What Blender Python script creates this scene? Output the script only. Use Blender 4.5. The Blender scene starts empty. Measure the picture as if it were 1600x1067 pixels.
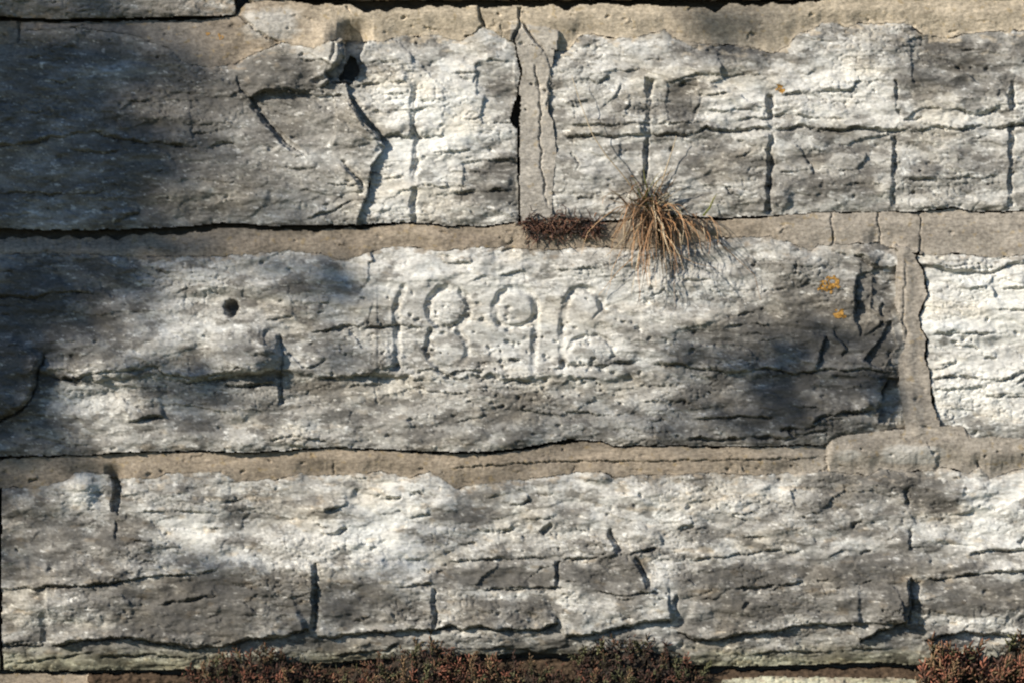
import bpy, math, random
import numpy as np
from mathutils import Vector, Matrix

# ------------------------------------------------------------------ camera, sky, sun
sc = bpy.context.scene
ZC = 2.0                                   # height of the picture centre above the ground
cam_d = bpy.data.cameras.new('camera'); cam = bpy.data.objects.new('camera', cam_d)
sc.collection.objects.link(cam); sc.camera = cam
CAM_DIST = 7.0
cam.location = (0, -CAM_DIST, ZC); cam.rotation_euler = (math.pi/2, 0, 0)
cam_d.sensor_width = 36; cam_d.lens = 36*CAM_DIST/1.6; cam_d.clip_end = 500; cam_d.clip_start = 0.1
cam_d.dof.use_dof = True; cam_d.dof.focus_distance = 6.40; cam_d.dof.aperture_fstop = 5.6      # the photo is a touch soft

SUN_AZ, SUN_EL = math.radians(52), math.radians(25)     # az: degrees to the left of the wall's normal
SDIR = Vector((-math.sin(SUN_AZ)*math.cos(SUN_EL), -math.cos(SUN_AZ)*math.cos(SUN_EL), math.sin(SUN_EL)))
w = bpy.data.worlds.new('World'); sc.world = w; w.use_nodes = True
nt = w.node_tree; bg = nt.nodes['Background']
sky = nt.nodes.new('ShaderNodeTexSky'); sky.sky_type = 'NISHITA'; sky.sun_disc = False
sky.ozone_density = 7.0; sky.dust_density = 0.3; sky.sun_elevation = SUN_EL; sky.sun_rotation = math.atan2(SDIR.x, SDIR.y)
nt.links.new(sky.outputs[0], bg.inputs[0]); bg.inputs[1].default_value = 0.085
sl = bpy.data.lights.new('sun', 'SUN'); so = bpy.data.objects.new('sun', sl); sc.collection.objects.link(so)
sl.energy = 4.9; sl.angle = math.radians(0.53); sl.color = (1.0, 0.925, 0.82)
so.rotation_euler = SDIR.to_track_quat('Z', 'Y').to_euler(); so.location = SDIR*20
sc.view_settings.view_transform = 'Standard'; sc.view_settings.look = 'None'
sc.view_settings.gamma = 1; sc.view_settings.exposure = 0.38

rng = np.random.default_rng(7); random.seed(7)
C = sc.collection

# ------------------------------------------------------------------ helpers
def tag(o, label=None, cat=None, group=None, kind=None):
    if label: o['label'] = label
    if cat: o['category'] = cat
    if group: o['group'] = group
    if kind: o['kind'] = kind
    return o
def empty(name, loc=(0,0,0)):
    o = bpy.data.objects.new(name, None); C.objects.link(o); o.location = loc; o.empty_display_size = 0.05; return o
def mesh_np(name, V, Q, T=None, col=None, smooth=True):
    """V (n,3), Q (m,4) quads, T (k,3) tris"""
    me = bpy.data.meshes.new(name)
    V = np.asarray(V, np.float32); Q = np.zeros((0,4), np.int32) if Q is None else np.asarray(Q, np.int32).reshape(-1,4)
    T = np.zeros((0,3), np.int32) if T is None else np.asarray(T, np.int32).reshape(-1,3)
    me.vertices.add(len(V)); me.vertices.foreach_set('co', V.ravel())
    me.loops.add(len(Q)*4+len(T)*3); me.loops.foreach_set('vertex_index', np.concatenate([Q.ravel(), T.ravel()]))
    me.polygons.add(len(Q)+len(T))
    st = np.concatenate([np.arange(len(Q))*4, len(Q)*4+np.arange(len(T))*3]).astype(np.int32)
    me.polygons.foreach_set('loop_start', st)
    me.update(calc_edges=True); me.validate()
    me.polygons.foreach_set('use_smooth', np.full(len(me.polygons), smooth))
    if col is not None:
        a = me.color_attributes.new('Col', 'FLOAT_COLOR', 'POINT')
        c4 = np.ones((len(V),4), np.float32); c4[:,:3] = col
        a.data.foreach_set('color', c4.ravel())
    return me
def obj(name, me, mat, parent=None):
    o = bpy.data.objects.new(name, me); C.objects.link(o)
    if mat and not me.materials: me.materials.append(mat)
    if parent: o.parent = parent
    return o
P2 = rng.permutation(256); P2 = np.concatenate([P2, P2]).astype(np.int32)
GA = rng.uniform(0, 2*np.pi, 256); GX = np.cos(GA).astype(np.float32); GY = np.sin(GA).astype(np.float32)
def perlin(x, y, seed=0):
    x = np.asarray(x, np.float32)+seed*17.31; y = np.asarray(y, np.float32)+seed*9.73
    xi = np.floor(x).astype(np.int32); yi = np.floor(y).astype(np.int32)
    xf = x-xi; yf = y-yi
    u = xf*xf*xf*(xf*(xf*6-15)+10); v = yf*yf*yf*(yf*(yf*6-15)+10)
    def g(ix, iy, dx, dy):
        h = P2[P2[ix & 255]+(iy & 255)]
        return GX[h]*dx+GY[h]*dy
    a = g(xi, yi, xf, yf); b = g(xi+1, yi, xf-1, yf)
    c = g(xi, yi+1, xf, yf-1); d = g(xi+1, yi+1, xf-1, yf-1)
    return 1.5*((a+(b-a)*u)*(1-v)+(c+(d-c)*u)*v)
def fbm(x, y, seed=0, o=4, gain=0.5):
    s = 0; a = 1; t = 0
    for k in range(o):
        s = s+a*perlin(x*2**k, y*2**k, seed+k*3); t += a; a *= gain
    return s/t*1.4
def sstep(a, b, x):
    t = np.clip((x-a)/(b-a), 0, 1); return t*t*(3-2*t)

# ------------------------------------------------------------------ materials
def stone_mat(name, bump=0.24, spec=0.15, grain=(0.72, 1.22)):
    m = bpy.data.materials.new(name); m.use_nodes = True
    n = m.node_tree.nodes; l = m.node_tree.links; b = n['Principled BSDF']
    b.inputs['Roughness'].default_value = 0.93; b.inputs['Specular IOR Level'].default_value = spec
    at = n.new('ShaderNodeAttribute'); at.attribute_name = 'Col'
    tc = n.new('ShaderNodeTexCoord')
    n1 = n.new('ShaderNodeTexNoise'); n1.inputs['Scale'].default_value = 170; n1.inputs['Detail'].default_value = 5; n1.inputs['Roughness'].default_value = 0.7
    mp = n.new('ShaderNodeMapping'); mp.inputs['Scale'].default_value = (0.6, 1, 1.3); l.new(tc.outputs['Object'], mp.inputs['Vector'])
    l.new(mp.outputs[0], n1.inputs['Vector'])
    mr = n.new('ShaderNodeMapRange'); mr.inputs[1].default_value = 0.3; mr.inputs[2].default_value = 0.7
    mr.inputs[3].default_value = grain[0]; mr.inputs[4].default_value = grain[1]
    l.new(n1.outputs[0], mr.inputs[0])
    mx = n.new('ShaderNodeMix'); mx.data_type = 'RGBA'; mx.blend_type = 'MULTIPLY'; mx.inputs[0].default_value = 1
    l.new(at.outputs['Color'], mx.inputs[6]); l.new(mr.outputs[0], mx.inputs[7])
    l.new(mx.outputs[2], b.inputs['Base Color'])
    n2 = n.new('ShaderNodeTexNoise'); n2.inputs['Scale'].default_value = 260; n2.inputs['Detail'].default_value = 6; n2.inputs['Roughness'].default_value = 0.65
    l.new(mp.outputs[0], n2.inputs['Vector'])
    bp = n.new('ShaderNodeBump'); bp.inputs['Strength'].default_value = bump; bp.inputs['Distance'].default_value = 0.004
    l.new(n2.outputs[0], bp.inputs['Height']); l.new(bp.outputs[0], b.inputs['Normal'])
    return m
M_stone = stone_mat('limestone'); M_mort = stone_mat('mortar', 0.45, 0.1, (0.62, 1.34))
M_lich = stone_mat('lichen_crust', 0.6, 0.05)
def leaf_mat(name, rough=0.7, trans=0.25):
    m = bpy.data.materials.new(name); m.use_nodes = True
    n = m.node_tree.nodes; l = m.node_tree.links; b = n['Principled BSDF']
    at = n.new('ShaderNodeAttribute'); at.attribute_name = 'Col'
    oi = n.new('ShaderNodeObjectInfo'); hs = n.new('ShaderNodeHueSaturation')
    mr = n.new('ShaderNodeMapRange'); mr.inputs[3].default_value = 0.7; mr.inputs[4].default_value = 1.3
    l.new(oi.outputs['Random'], mr.inputs[0]); l.new(mr.outputs[0], hs.inputs['Value'])
    tc = n.new('ShaderNodeTexCoord'); nz = n.new('ShaderNodeTexNoise'); nz.inputs['Scale'].default_value = 120
    l.new(tc.outputs['Object'], nz.inputs['Vector'])
    m2 = n.new('ShaderNodeMapRange'); m2.inputs[3].default_value = 0.6; m2.inputs[4].default_value = 1.4
    l.new(nz.outputs[0], m2.inputs[0])
    mx = n.new('ShaderNodeMix'); mx.data_type = 'RGBA'; mx.blend_type = 'MULTIPLY'; mx.inputs[0].default_value = 1
    l.new(at.outputs['Color'], hs.inputs['Color']); l.new(hs.outputs[0], mx.inputs[6]); l.new(m2.outputs[0], mx.inputs[7])
    l.new(mx.outputs[2], b.inputs['Base Color']); b.inputs['Roughness'].default_value = rough
    b.inputs['Specular IOR Level'].default_value = 0.25
    return m
M_leaf = leaf_mat('dry_plant')

# ------------------------------------------------------------------ the wall's grid (1 unit = 1 mm = 1 px of the photo; y down)
def axis(n, margin, step):
    core = np.arange(-16, n+16+step, step)
    ext = []; p = 0; s = step
    while p < margin: s = min(s*1.10, 5); p += s; ext.append(p)
    ext = np.array(ext)
    return np.concatenate([(core[0]-ext)[::-1], core, core[-1]+ext]).astype(np.float32)
STEP = 1.6
xs = axis(1600, 330, STEP); ys = axis(1067, 280, STEP)
NX, NY = len(xs), len(ys)
X, Y = np.meshgrid(xs, ys)
XA, XB, YA, YB = xs[0], xs[-1], ys[0], ys[-1]
wx = 3.2*perlin(X/22, Y/22, 1)+1.6*perlin(X/6, Y/6, 2)
wy = 3.2*perlin(X/22, Y/22, 3)+1.6*perlin(X/6, Y/6, 4)
Xw = X+wx; Yw = Y+wy
vary = np.clip(0.80+1.25*perlin(X/26, Y/26, 5)+0.4*perlin(X/9, Y/9, 6), 0.0, 1.6)

def slc(x0, x1, y0, y1):
    i0, i1 = np.searchsorted(xs, [x0, x1]); j0, j1 = np.searchsorted(ys, [y0, y1])
    return slice(max(j0,0), min(j1+1,NY)), slice(max(i0,0), min(i1+1,NX))
def curve(pts, amp=3, sc_=30, seed=0):
    """y (or x) as a function of the other axis, with natural wobble"""
    p = np.array(pts, float)
    def f(t):
        return np.interp(t, p[:,0], p[:,1])+amp*fbm(np.asarray(t)/sc_, np.zeros_like(t)+seed*3.7, seed, 4, 0.6)
    return f
def polydist(S, pts):
    x = Xw[S]; y = Yw[S]
    best = np.full(x.shape, 1e9, np.float32); sgn = np.zeros(x.shape, np.float32); tt = np.zeros(x.shape, np.float32)
    seg = np.hypot(*np.diff(np.array(pts, float), axis=0).T); tot = seg.sum()+1e-6; acc = 0
    for (a, b, ln) in zip(pts[:-1], pts[1:], seg):
        dx, dy = b[0]-a[0], b[1]-a[1]; q = dx*dx+dy*dy+1e-6
        t = np.clip(((x-a[0])*dx+(y-a[1])*dy)/q, 0, 1)
        d = np.hypot(x-a[0]-t*dx, y-a[1]-t*dy)
        c = dx*(y-a[1])-dy*(x-a[0])
        m = d < best
        best = np.where(m, d, best); sgn = np.where(m, c, sgn); tt = np.where(m, (acc+t*ln)/tot, tt)
        acc += ln
    return best, sgn, tt
def feat(H, pts, w=2.5, d=5, sd=0, L=25, fade=0.12, pv=1.0):
    """a crack w wide and d deep; the side above (or to the left of) the line stands sd proud, dying away over L"""
    pts = [tuple(p) for p in pts]
    dx, dy = pts[-1][0]-pts[0][0], pts[-1][1]-pts[0][1]
    if abs(dx) >= abs(dy):
        if dx < 0: pts = pts[::-1]
    elif dy > 0: pts = pts[::-1]
    a = np.array(pts); pad = max(w*2.5, L*2.6 if sd else 0)+6
    S = slc(a[:,0].min()-pad, a[:,0].max()+pad, a[:,1].min()-pad, a[:,1].max()+pad)
    D, s, t = polydist(S, pts)
    e = sstep(0, fade, t)*sstep(0, fade, 1-t) if fade > 0 else 1.0
    v = vary[S]*pv+(1-pv)
    ww = w*(0.45+0.5*v)
    g = np.clip(1-(D/ww)**2, 0, 1)
    H[S] -= d*np.sqrt(g)*e*np.clip(v, 0.05, 1.3)
    if sd:
        sd = sd*1.35
        H[S] += np.where(s < 0, sd*np.exp(-(D/L)**1.3), -0.25*sd*np.exp(-D/(L*0.4)))*e*(0.35+0.6*v)
def bump(H, cx, cy, rx, ry, amp, p=2):
    S = slc(cx-rx*2.6, cx+rx*2.6, cy-ry*2.6, cy+ry*2.6)
    r = np.sqrt(((Xw[S]-cx)/rx)**2+((Yw[S]-cy)/ry)**2)
    H[S] += amp*np.exp(-r**p)
def pmask(S, poly):
    x = Xw[S]; y = Yw[S]; ins = np.zeros(x.shape, bool); n = len(poly)
    for i in range(n):
        x0, y0 = poly[i]; x1, y1 = poly[(i+1) % n]
        if y0 == y1: continue
        c = ((y0 > y) != (y1 > y)) & (x < (x1-x0)*(y-y0)/(y1-y0)+x0)
        ins ^= c
    return ins
def plate(H, poly, d, gx=0, gy=0):
    a = np.array(poly, float); S = slc(a[:,0].min()-6, a[:,0].max()+6, a[:,1].min()-6, a[:,1].max()+6)
    c = a.mean(0); H[S] += np.where(pmask(S, poly), d+gx*(X[S]-c[0])+gy*(Y[S]-c[1]), 0)

# ---- bed joints: U = underside of the course above, D = ragged lower edge of the mortar
U1 = curve([(-400,24),(0,26),(100,29),(200,27),(300,25),(365,23),(385,6),(420,-2),(1275,-2),(1300,-5),(1600,-4),(2000,-2)], 2.2, 28, 11)
D1 = curve([(-400,50),(0,68),(28,66),(40,46),(130,44),(200,52),(262,74),(290,98),(325,104),(360,100),(400,82),(440,66),(490,76),(527,60),(571,64),(600,64),(621,55),(650,57),(678,53),(703,60),(716,64),(728,59),(756,41),(778,53),(796,64),(853,74),(874,80),(888,78),(899,64),(906,55),(927,53),(952,58),(981,59),(1006,55),(1037,46),(1056,62),(1090,67),(1135,69),(1180,74),(1205,84),(1229,72),(1244,54),(1277,41),(1283,34),(1300,35),(1322,43),(1345,35),(1390,37),(1412,34),(1442,54),(1484,60),(1502,53),(1547,49),(1600,47),(2000,50)], 2.6, 16, 12)
U2 = curve([(-400,358),(0,356),(100,359),(200,357),(300,352),(350,347),(420,352),(500,351),(560,350),(640,346),(700,352),(760,352),(805,346),(865,336),(930,345),(980,340),(1030,333),(1124,340),(1187,338),(1225,336),(1285,330),(1375,330),(1427,330),(1487,323),(1517,330),(1600,328),(2000,332)], 2.2, 22, 13)
D2 = curve([(-400,398),(0,396),(100,395),(200,400),(330,400),(400,396),(450,391),(500,396),(530,406),(560,400),(600,386),(640,385),(690,392),(740,386),(800,386),(850,391),(920,385),(1000,389),(1060,384),(1127,371),(1202,369),(1244,382),(1268,392),(1277,382),(1300,382),(1337,380),(1371,378),(1405,392),(1440,398),(1500,396),(1550,402),(1600,398),(2000,395)], 3.4, 15, 14)
U3 = curve([(-400,712),(0,710),(100,710),(200,705),(300,702),(400,705),(520,696),(600,700),(660,703),(750,705),(800,700),(850,691),(890,684),(940,688),(960,695),(1050,693),(1130,695),(1200,695),(1286,692),(1315,680),(1400,670),(1461,664),(1504,666),(1516,682),(1600,684),(2000,690)], 2.2, 24, 15)
D3 = curve([(-400,755),(0,760),(60,760),(104,748),(116,736),(140,735),(168,740),(180,746),(240,746),(260,738),(340,735),(370,750),(440,746),(470,738),(500,742),(560,738),(600,735),(640,746),(670,735),(690,746),(710,762),(740,756),(800,749),(860,743),(900,736),(940,735),(960,745),(1000,740),(1060,740),(1100,736),(1180,741),(1230,738),(1303,735),(1358,741),(1374,731),(1425,735),(1461,734),(1469,728),(1512,738),(1531,728),(1547,746),(1594,731),(2000,735)], 3.2, 14, 16)
U4 = curve([(-400,1047),(0,1046),(60,1047),(140,1046),(300,1044),(500,1034),(620,1026),(735,1022),(807,1020),(890,1020),(1000,1032),(1094,1038),(1150,1040),(1225,1038),(1285,1036),(1375,1034),(1446,1038),(2000,1044)], 1.8, 24, 17)
D4 = curve([(-400,1085),(0,1090),(600,1082),(1100,1070),(1130,1060),(1200,1055),(1300,1057),(1400,1058),(1450,1062),(2000,1085)], 2.5, 16, 18)
x1 = xs; u1, d1, u2, d2, u3, d3, u4, d4 = [f(x1)[None,:] for f in (U1, D1, U2, D2, U3, D3, U4, D4)]
# vertical joints, x as a function of y
VA = curve([(0,532),(60,536),(100,541),(130,541),(153,546),(189,564),(207,585),(228,601),(239,596),(260,581),(285,577),(303,575),(340,560),(400,555)], 1.6, 14, 21)     # butt joint dark block / pale block
V1L = curve([(0,804),(66,802),(90,807),(110,812),(142,808),(170,806),(200,808),(345,810)], 1.6, 14, 22)
V1R = curve([(0,868),(70,866),(100,862),(130,858),(175,855),(188,862),(215,866),(235,868),(254,866),(275,864),(300,862),(330,861),(345,860)], 1.8, 12, 23)
V2L = curve([(380,1402),(434,1400),(474,1397),(505,1407),(537,1411),(568,1402),(600,1404),(631,1409),(663,1413),(700,1413)], 1.6, 14, 24)
V2R = curve([(387,1438),(403,1431),(423,1443),(458,1449),(493,1436),(513,1439),(529,1449),(552,1445),(584,1453),(623,1457),(659,1466),(700,1466)], 1.6, 11, 25)
yv = ys; va, v1l, v1r, v2l, v2r = [f(yv)[:,None] for f in (VA, V1L, V1R, V2L, V2R)]

# ------------------------------------------------------------------ stone relief
def facets(sx, sy, off, tilt, seed):
    """broken faces: every cell is a small plane of its own height and slope, with a crisp edge"""
    u = (X+10*fbm(X/50, Y/30, seed, 3))/sx; v = (Y+7*fbm(X/60, Y/26, seed+1, 3)+1.5*perlin(X/7, Y/7, seed+2))/sy
    iu = np.floor(u).astype(np.int32); iv = np.floor(v).astype(np.int32); best = np.full(u.shape, 9.0, np.float32); out = np.zeros(u.shape, np.float32)
    tb = np.random.default_rng(seed).random((5, 1024)).astype(np.float32)
    for dj in (-1, 0, 1):
        for di in (-1, 0, 1):
            a, b = iu+di, iv+dj; k = (P2[(a & 255)]*3+P2[(b & 255)]*5+a*7+b*13) & 1023
            px, py = a+tb[0][k], b+tb[1][k]; d = (u-px)**2+(v-py)**2; m = d < best
            best = np.where(m, d, best); out = np.where(m, off*(tb[2][k]-.5)*2+tilt*((tb[3][k]-.5)*(u-px)+(tb[4][k]-.6)*(v-py)), out)
    return out
H = 8.0*fbm(X/260, Y/120, 31, 3)+5.6*fbm(X/80, Y/36, 32, 4, 0.55)+1.5*fbm(X/20, Y/9, 33, 4, 0.62)
fm = sstep(-0.3, 0.4, fbm(X/120, Y/70, 46, 3))
H += facets(95, 34, 2.6, 5.0, 301)*(0.35+0.65*fm)+facets(40, 14, 0.9, 2.4, 307)*(0.3+0.7*(1-fm))
rough = sstep(-0.25, 0.45, fbm(X/150, Y/90, 34, 3))
# bedding of the limestone: uneven, broken little shelves
bed = (Y+6*fbm(X/90, Y/60, 35, 4)+2.0*perlin(X/11, Y/11, 39))
for per, amp, sd_ in ((37, 1.8, 36), (15.0, 0.4, 37)):
    ph = bed/per+0.8*perlin(X/300, Y/30, sd_); saw = ph-np.floor(ph)
    H += amp*(sstep(0, 0.8, saw)*(1-sstep(0.9, 1.0, saw))-0.5)*(0.2+0.9*rough)*np.clip(0.35+1.5*perlin(X/60, Y/14, sd_+4), 0, 1.2)
ridg = 1-np.abs(perlin(X/20, Y/8, 45)); H -= 1.4*sstep(0.86, 1.0, ridg)*rough*2.0
H += 9
# overall shapes: the upper half of the date block overhangs a broken ledge; the top of the bottom course falls back in lumps
lx = np.clip(0.65+0.9*fbm(X/130, X*0, 47, 3), 0.1, 1.4); ly = 586+14*fbm(X/120, X*0+5, 48, 4)+5*perlin(X/15, Y/15, 49)
H += np.where((Y > 380) & (Y < 720) & (X < 1420), 8*lx*(sstep(410, 560, Y)*(1-sstep(-3, 4, Y-ly))-0.45*sstep(0, 8, Y-ly)*(1-sstep(20, 95, Y-ly))), 0)
ly = 872+9*fbm(X/110, X*0+9, 50, 4)+4*perlin(X/13, Y/13, 51)
H += np.where((Y > 720) & (Y < 1050), -7*lx*(1-sstep(-70, 2, Y-ly))+10*lx*sstep(0, 14, Y-ly)*(1-sstep(60, 110, Y-ly)), 0)
for k in range(150):
    cx, cy = np.random.default_rng(500+k).uniform([-200, 745], [1800, 865]); q = np.random.default_rng(900+k).random(3); bump(H, cx, cy, 12+26*q[0], 7+11*q[1], (q[2]-.4)*9, 3)
for k in range(70):
    cx, cy = np.random.default_rng(1500+k).uniform([-200, 400], [1420, 690]); q = np.random.default_rng(1900+k).random(3)
    if 590 < cx < 1000 and 425 < cy < 590: continue
    bump(H, cx, cy, 20+40*q[0], 10+18*q[1], (q[2]-.45)*9, 3)
bump(H, 430, 105, 46, 36, 7); bump(H, 480, 280, 90, 55, 5); bump(H, 380, 550, 54, 36, 17, 5); bump(H, 205, 548, 80, 34, 8, 4); bump(H, 250, 560, 120, 60, 5)
bump(H, 25, 600, 40, 60, 13, 3); bump(H, 131, 765, 19, 27, 11, 3); bump(H, 1210, 500, 120, 60, -4); bump(H, 1330, 610, 60, 50, 5)
bump(H, 800, 500, 190, 60, -5, 4); bump(H, 1110, 500, 70, 30, 3)
# the dressed date panel is a bit smoother
S = slc(590, 1000, 440, 585)
pan = np.exp(-(np.abs((X[S]-795)/200)**6+np.abs((Y[S]-508)/66)**6))
H[S] = H[S]*(1-0.5*pan)+0.5*pan*6

F = lambda *a, **k: feat(H, *a, **k)
# -- course 1, dark block on the left
F([(-60,230),(0,228),(21,228),(46,223),(93,214),(143,207),(200,221),(242,225),(278,228),(303,233),(320,226)], 3, 7, 6, 45)
F([(333,228),(367,225)], 2.5, 5, 2, 12); F([(0,196),(46,178),(80,175),(110,190)], 2, 3, 3, 25); F([(107,233),(157,242),(192,237)], 2.5, 5, 3, 15)
F([(-30,303),(50,302),(100,305),(180,300)], 2, 4, 3, 20); F([(178,349),(200,338),(221,330)], 3, 7, 4, 20)
F([(388,155),(405,175),(430,205),(450,225),(478,244)], 7, 10, 3, 30, 0.2, 0.1); F([(388,155),(410,142),(440,140),(470,145)], 2.5, 6, 5, 20)
F([(360,104),(380,95),(400,84),(440,66)], 2.5, 5); F([(370,118),(376,140),(388,155)], 2, 3, 3, 15)
F([(534,249),(557,281),(568,296)], 4, 6, 4, 15); F([(500,322),(545,302),(572,298)], 3, 6, 4, 14); F([(480,345),(520,330),(555,314)], 2.5, 5, 4, 10); F([(430,260),(470,268),(500,262)], 2, 3, 2, 12)
F([(505,140),(512,156),(522,150),(540,152)], 3, 8); F([(485,128),(508,124),(520,118)], 3, 8); F([(524,62),(522,85),(510,116)], 2.5, 6); F([(300,210),(340,205),(350,215)], 2, 3, 2, 10)
bump(H, 512, 92, 22, 26, 12, 3); bump(H, 556, 190, 26, 34, 10, 3); bump(H, 505, 175, 26, 20, 5, 3)
plate(H, [(538,58),(574,60),(564,90),(560,120),(546,134),(516,130),(508,114),(528,104),(536,84)], -26)
F([(534,66),(532,90),(524,106)], 4, 6, 14, 34, 0.05, 0.1); F([(500,138),(520,128),(548,132)], 2, 4, 6, 18)
F([(546,150),(566,186),(588,208),(604,232)], 7, 9, 9, 34, 0.12, 0.1)
plate(H, [(390,154),(412,143),(470,146),(520,150),(530,185),(520,225),(474,243),(448,224),(428,204),(404,176)], -9, 0.05, 0.03)
plate(H, [(520,152),(546,156),(566,190),(600,232),(560,232),(515,226),(528,186)], -1, -0.10, 0.05); bump(H, 540, 248, 40, 18, -3, 3); bump(H, 535, 300, 34, 26, -5, 2)
bump(H, 425, 310, 7, 12, -5)
# -- course 1, small pale block
for p in ([(559,100),(628,96)], [(560,132),(640,128)], [(653,160),(696,157)], [(703,118),(746,114)], [(756,194),(803,192)], [(728,271),(767,269)], [(760,94),(781,94)], [(590,150),(640,147)], [(670,240),(740,236)], [(600,280),(632,276)], [(660,290),(700,296)]):
    F(p, 2, 3.5, 2.5, 10)
F([(582,178),(620,174),(664,171)], 2.5, 6, 3, 12); F([(596,217),(608,213),(621,212),(642,218)], 3.2, 8, 5, 20); F([(650,217),(671,215),(696,212)], 3.2, 8, 5, 20)
F([(707,303),(735,302),(764,299),(803,299)], 2.6, 5, 4, 16); F([(716,120),(738,130),(745,115)], 2, 3, 2, 8)
F([(649,120),(645,165),(648,200),(650,240),(645,300)], 6, 5, 2, 25, 0.2, 1.0); F([(648,290),(646,320),(648,352)], 6, 9, 2, 15, 0.1, 0.3)
plate(H, [(745,95),(803,95),(803,150),(745,150)], -2.5); plate(H, [(755,150),(800,150),(800,195),(750,195)], -3.5); plate(H, [(725,255),(808,248),(808,330),(720,318)], -3, 0, 0.03)
# -- course 1, long block with drill grooves
F([(877,196),(930,197),(985,195),(1040,194),(1075,193),(1090,180)], 2.2, 5, 2, 15)
F([(877,214),(906,215),(927,212),(960,215),(1006,210),(1040,212),(1064,212),(1090,208),(1105,199),(1112,206),(1150,205),(1187,202),(1232,204),(1259,197),(1277,204),(1307,204),(1337,202),(1405,206),(1439,206),(1461,197),(1480,202),(1506,204),(1532,195),(1544,202),(1570,199),(1600,195),(1700,198)], 2.9, 8, 4, 22, 0.02, 1.0)
F([(1142,191),(1180,184),(1202,187),(1225,180),(1262,184),(1285,187),(1330,186)], 2.6, 6, 3, 14)
F([(1210,146),(1244,148),(1285,144),(1330,144),(1337,129),(1397,127)], 2.6, 5, 4, 16); F([(1049,131),(1071,120),(1090,116),(1142,120),(1195,118)], 2.2, 4, 3, 16)
F([(1018,122),(1013,135),(1013,180),(1012,215)], 7, 10, 2, 20, 0.06, 0.75); F([(1012,210),(1010,240),(1008,290)], 4.5, 8, 2, 20, 0.1, 0.75)
F([(1204,148),(1203,170),(1204,188)], 6, 13, 2, 12, 0.1, 0.75); F([(1204,206),(1203,260),(1201,300),(1200,334)], 6, 10, 3, 25, 0.04, 0.75)
F([(1397,212),(1397,260),(1395,325)], 4.5, 7, 3, 22, 0.05, 0.75); F([(1399,126),(1400,136)], 3, 6); F([(1399,172),(1408,176)], 4, 8); F([(1399,136),(1400,170)], 4, 4, 2, 15)
F([(1583,118),(1580,150),(1580,176)], 5.5, 10, 3, 25, 0.06, 0.75); F([(1580,190),(1579,250),(1578,326)], 5.5, 9, 3, 25, 0.04, 0.75); F([(1772,110),(1770,330)], 5.5, 9, 3, 25, 0.04, 0.75)
F([(1397,289),(1412,283),(1487,279),(1562,278)], 2.2, 4, 3, 14); F([(1270,285),(1320,289),(1382,289)], 2, 3, 2, 14); F([(1307,270),(1341,264)], 2.2, 4, 2, 10)
F([(1240,221),(1262,255),(1274,278)], 2.4, 3, 3, 18); F([(1127,289),(1142,302),(1160,310)], 2.2, 4, 2, 12); F([(1148,250),(1175,238)], 2.2, 4, 2, 10); F([(1266,236),(1290,236)], 2.2, 4, 2, 10)
F([(897,215),(894,240),(905,256),(897,268)], 2, 5); F([(900,312),(935,308)], 2.5, 6, 3, 12); F([(905,120),(935,130),(955,120)], 2, 3, 3, 14); F([(890,150),(900,190)], 1.5, 2, 2, 14); F([(940,170),(965,150),(975,130)], 2, 3, 2, 10)
F([(1092,140),(1094,165),(1080,180)], 2, 3, 3, 12); F([(1105,170),(1130,178),(1150,170),(1190,175)], 2.4, 5, 3, 10); F([(1440,170),(1500,172),(1520,182),(1570,168)], 2.6, 6, 3, 12); F([(1410,190),(1440,184)], 2, 4, 2, 8)
plate(H, [(1042,128),(1090,124),(1094,168),(1082,190),(1042,190)], -2.5); plate(H, [(1420,60),(1582,52),(1580,152),(1500,150),(1425,130)], -2, 0.01, 0)
bump(H, 1219, 312, 15, 17, 8, 4)
# -- date block
F([(-60,464),(0,464),(56,466),(97,456),(161,460)], 2.4, 5, 4, 25)
F([(70,548),(60,570),(56,602),(49,625),(14,650),(-40,668)], 4, 12, 14, 45, 0.08, 0.3)
F([(60,584),(105,593),(131,587),(187,580),(244,572),(262,584),(311,591),(375,580)], 2.4, 5, 5, 22); F([(281,599),(330,594),(375,586),(420,584)], 2.6, 7, 5, 18); F([(352,602),(395,602),(431,595)], 3, 9, 6, 22)
F([(436,520),(440,545),(440,572),(438,600),(442,634)], 5, 9, 5, 28, 0.08, 0.3); F([(199,662),(225,653),(259,651)], 3, 7, 6, 25); F([(424,689),(440,686),(457,681)], 2.6, 6, 3, 10); F([(476,576),(495,570),(510,561)], 2.4, 6, 3, 12)
F([(416,501),(440,496),(461,494)], 2.4, 5, 3, 14); F([(484,520),(510,518),(536,514)], 2.2, 4, 3, 12); F([(500,520),(530,512),(586,511),(620,511),(665,511)], 2.6, 7, 3, 14); F([(100,590),(130,600)], 3, 8, 2, 10); F([(405,690),(460,680),(520,690)], 2, 3, 2, 12)
F([(500,591),(545,588),(575,586),(605,574),(624,567)], 2.6, 6, 4, 16); F([(545,604),(575,601),(600,602)], 2, 4, 3, 12)
F([(640,578),(654,580),(676,576),(706,587),(725,578),(759,580)], 3.5, 8, 3, 14); F([(690,588),(720,592),(745,584)], 3, 6, 2, 10); F([(745,570),(762,565),(785,566),(815,562)], 2.6, 6, 2, 10); F([(792,595),(830,595)], 2.4, 6, 3, 12); F([(897,599),(916,599)], 2.6, 6, 2, 10)
F([(860,576),(897,570),(935,572),(976,565),(1000,566)], 2.8, 7, 3, 14); F([(777,430),(800,427),(822,424)], 2.2, 4, 3, 14); F([(860,422),(900,421),(935,420)], 2.2, 4, 3, 12); F([(690,412),(740,410)], 2, 3, 3, 12); F([(586,600),(590,632)], 2.5, 3)
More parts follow.
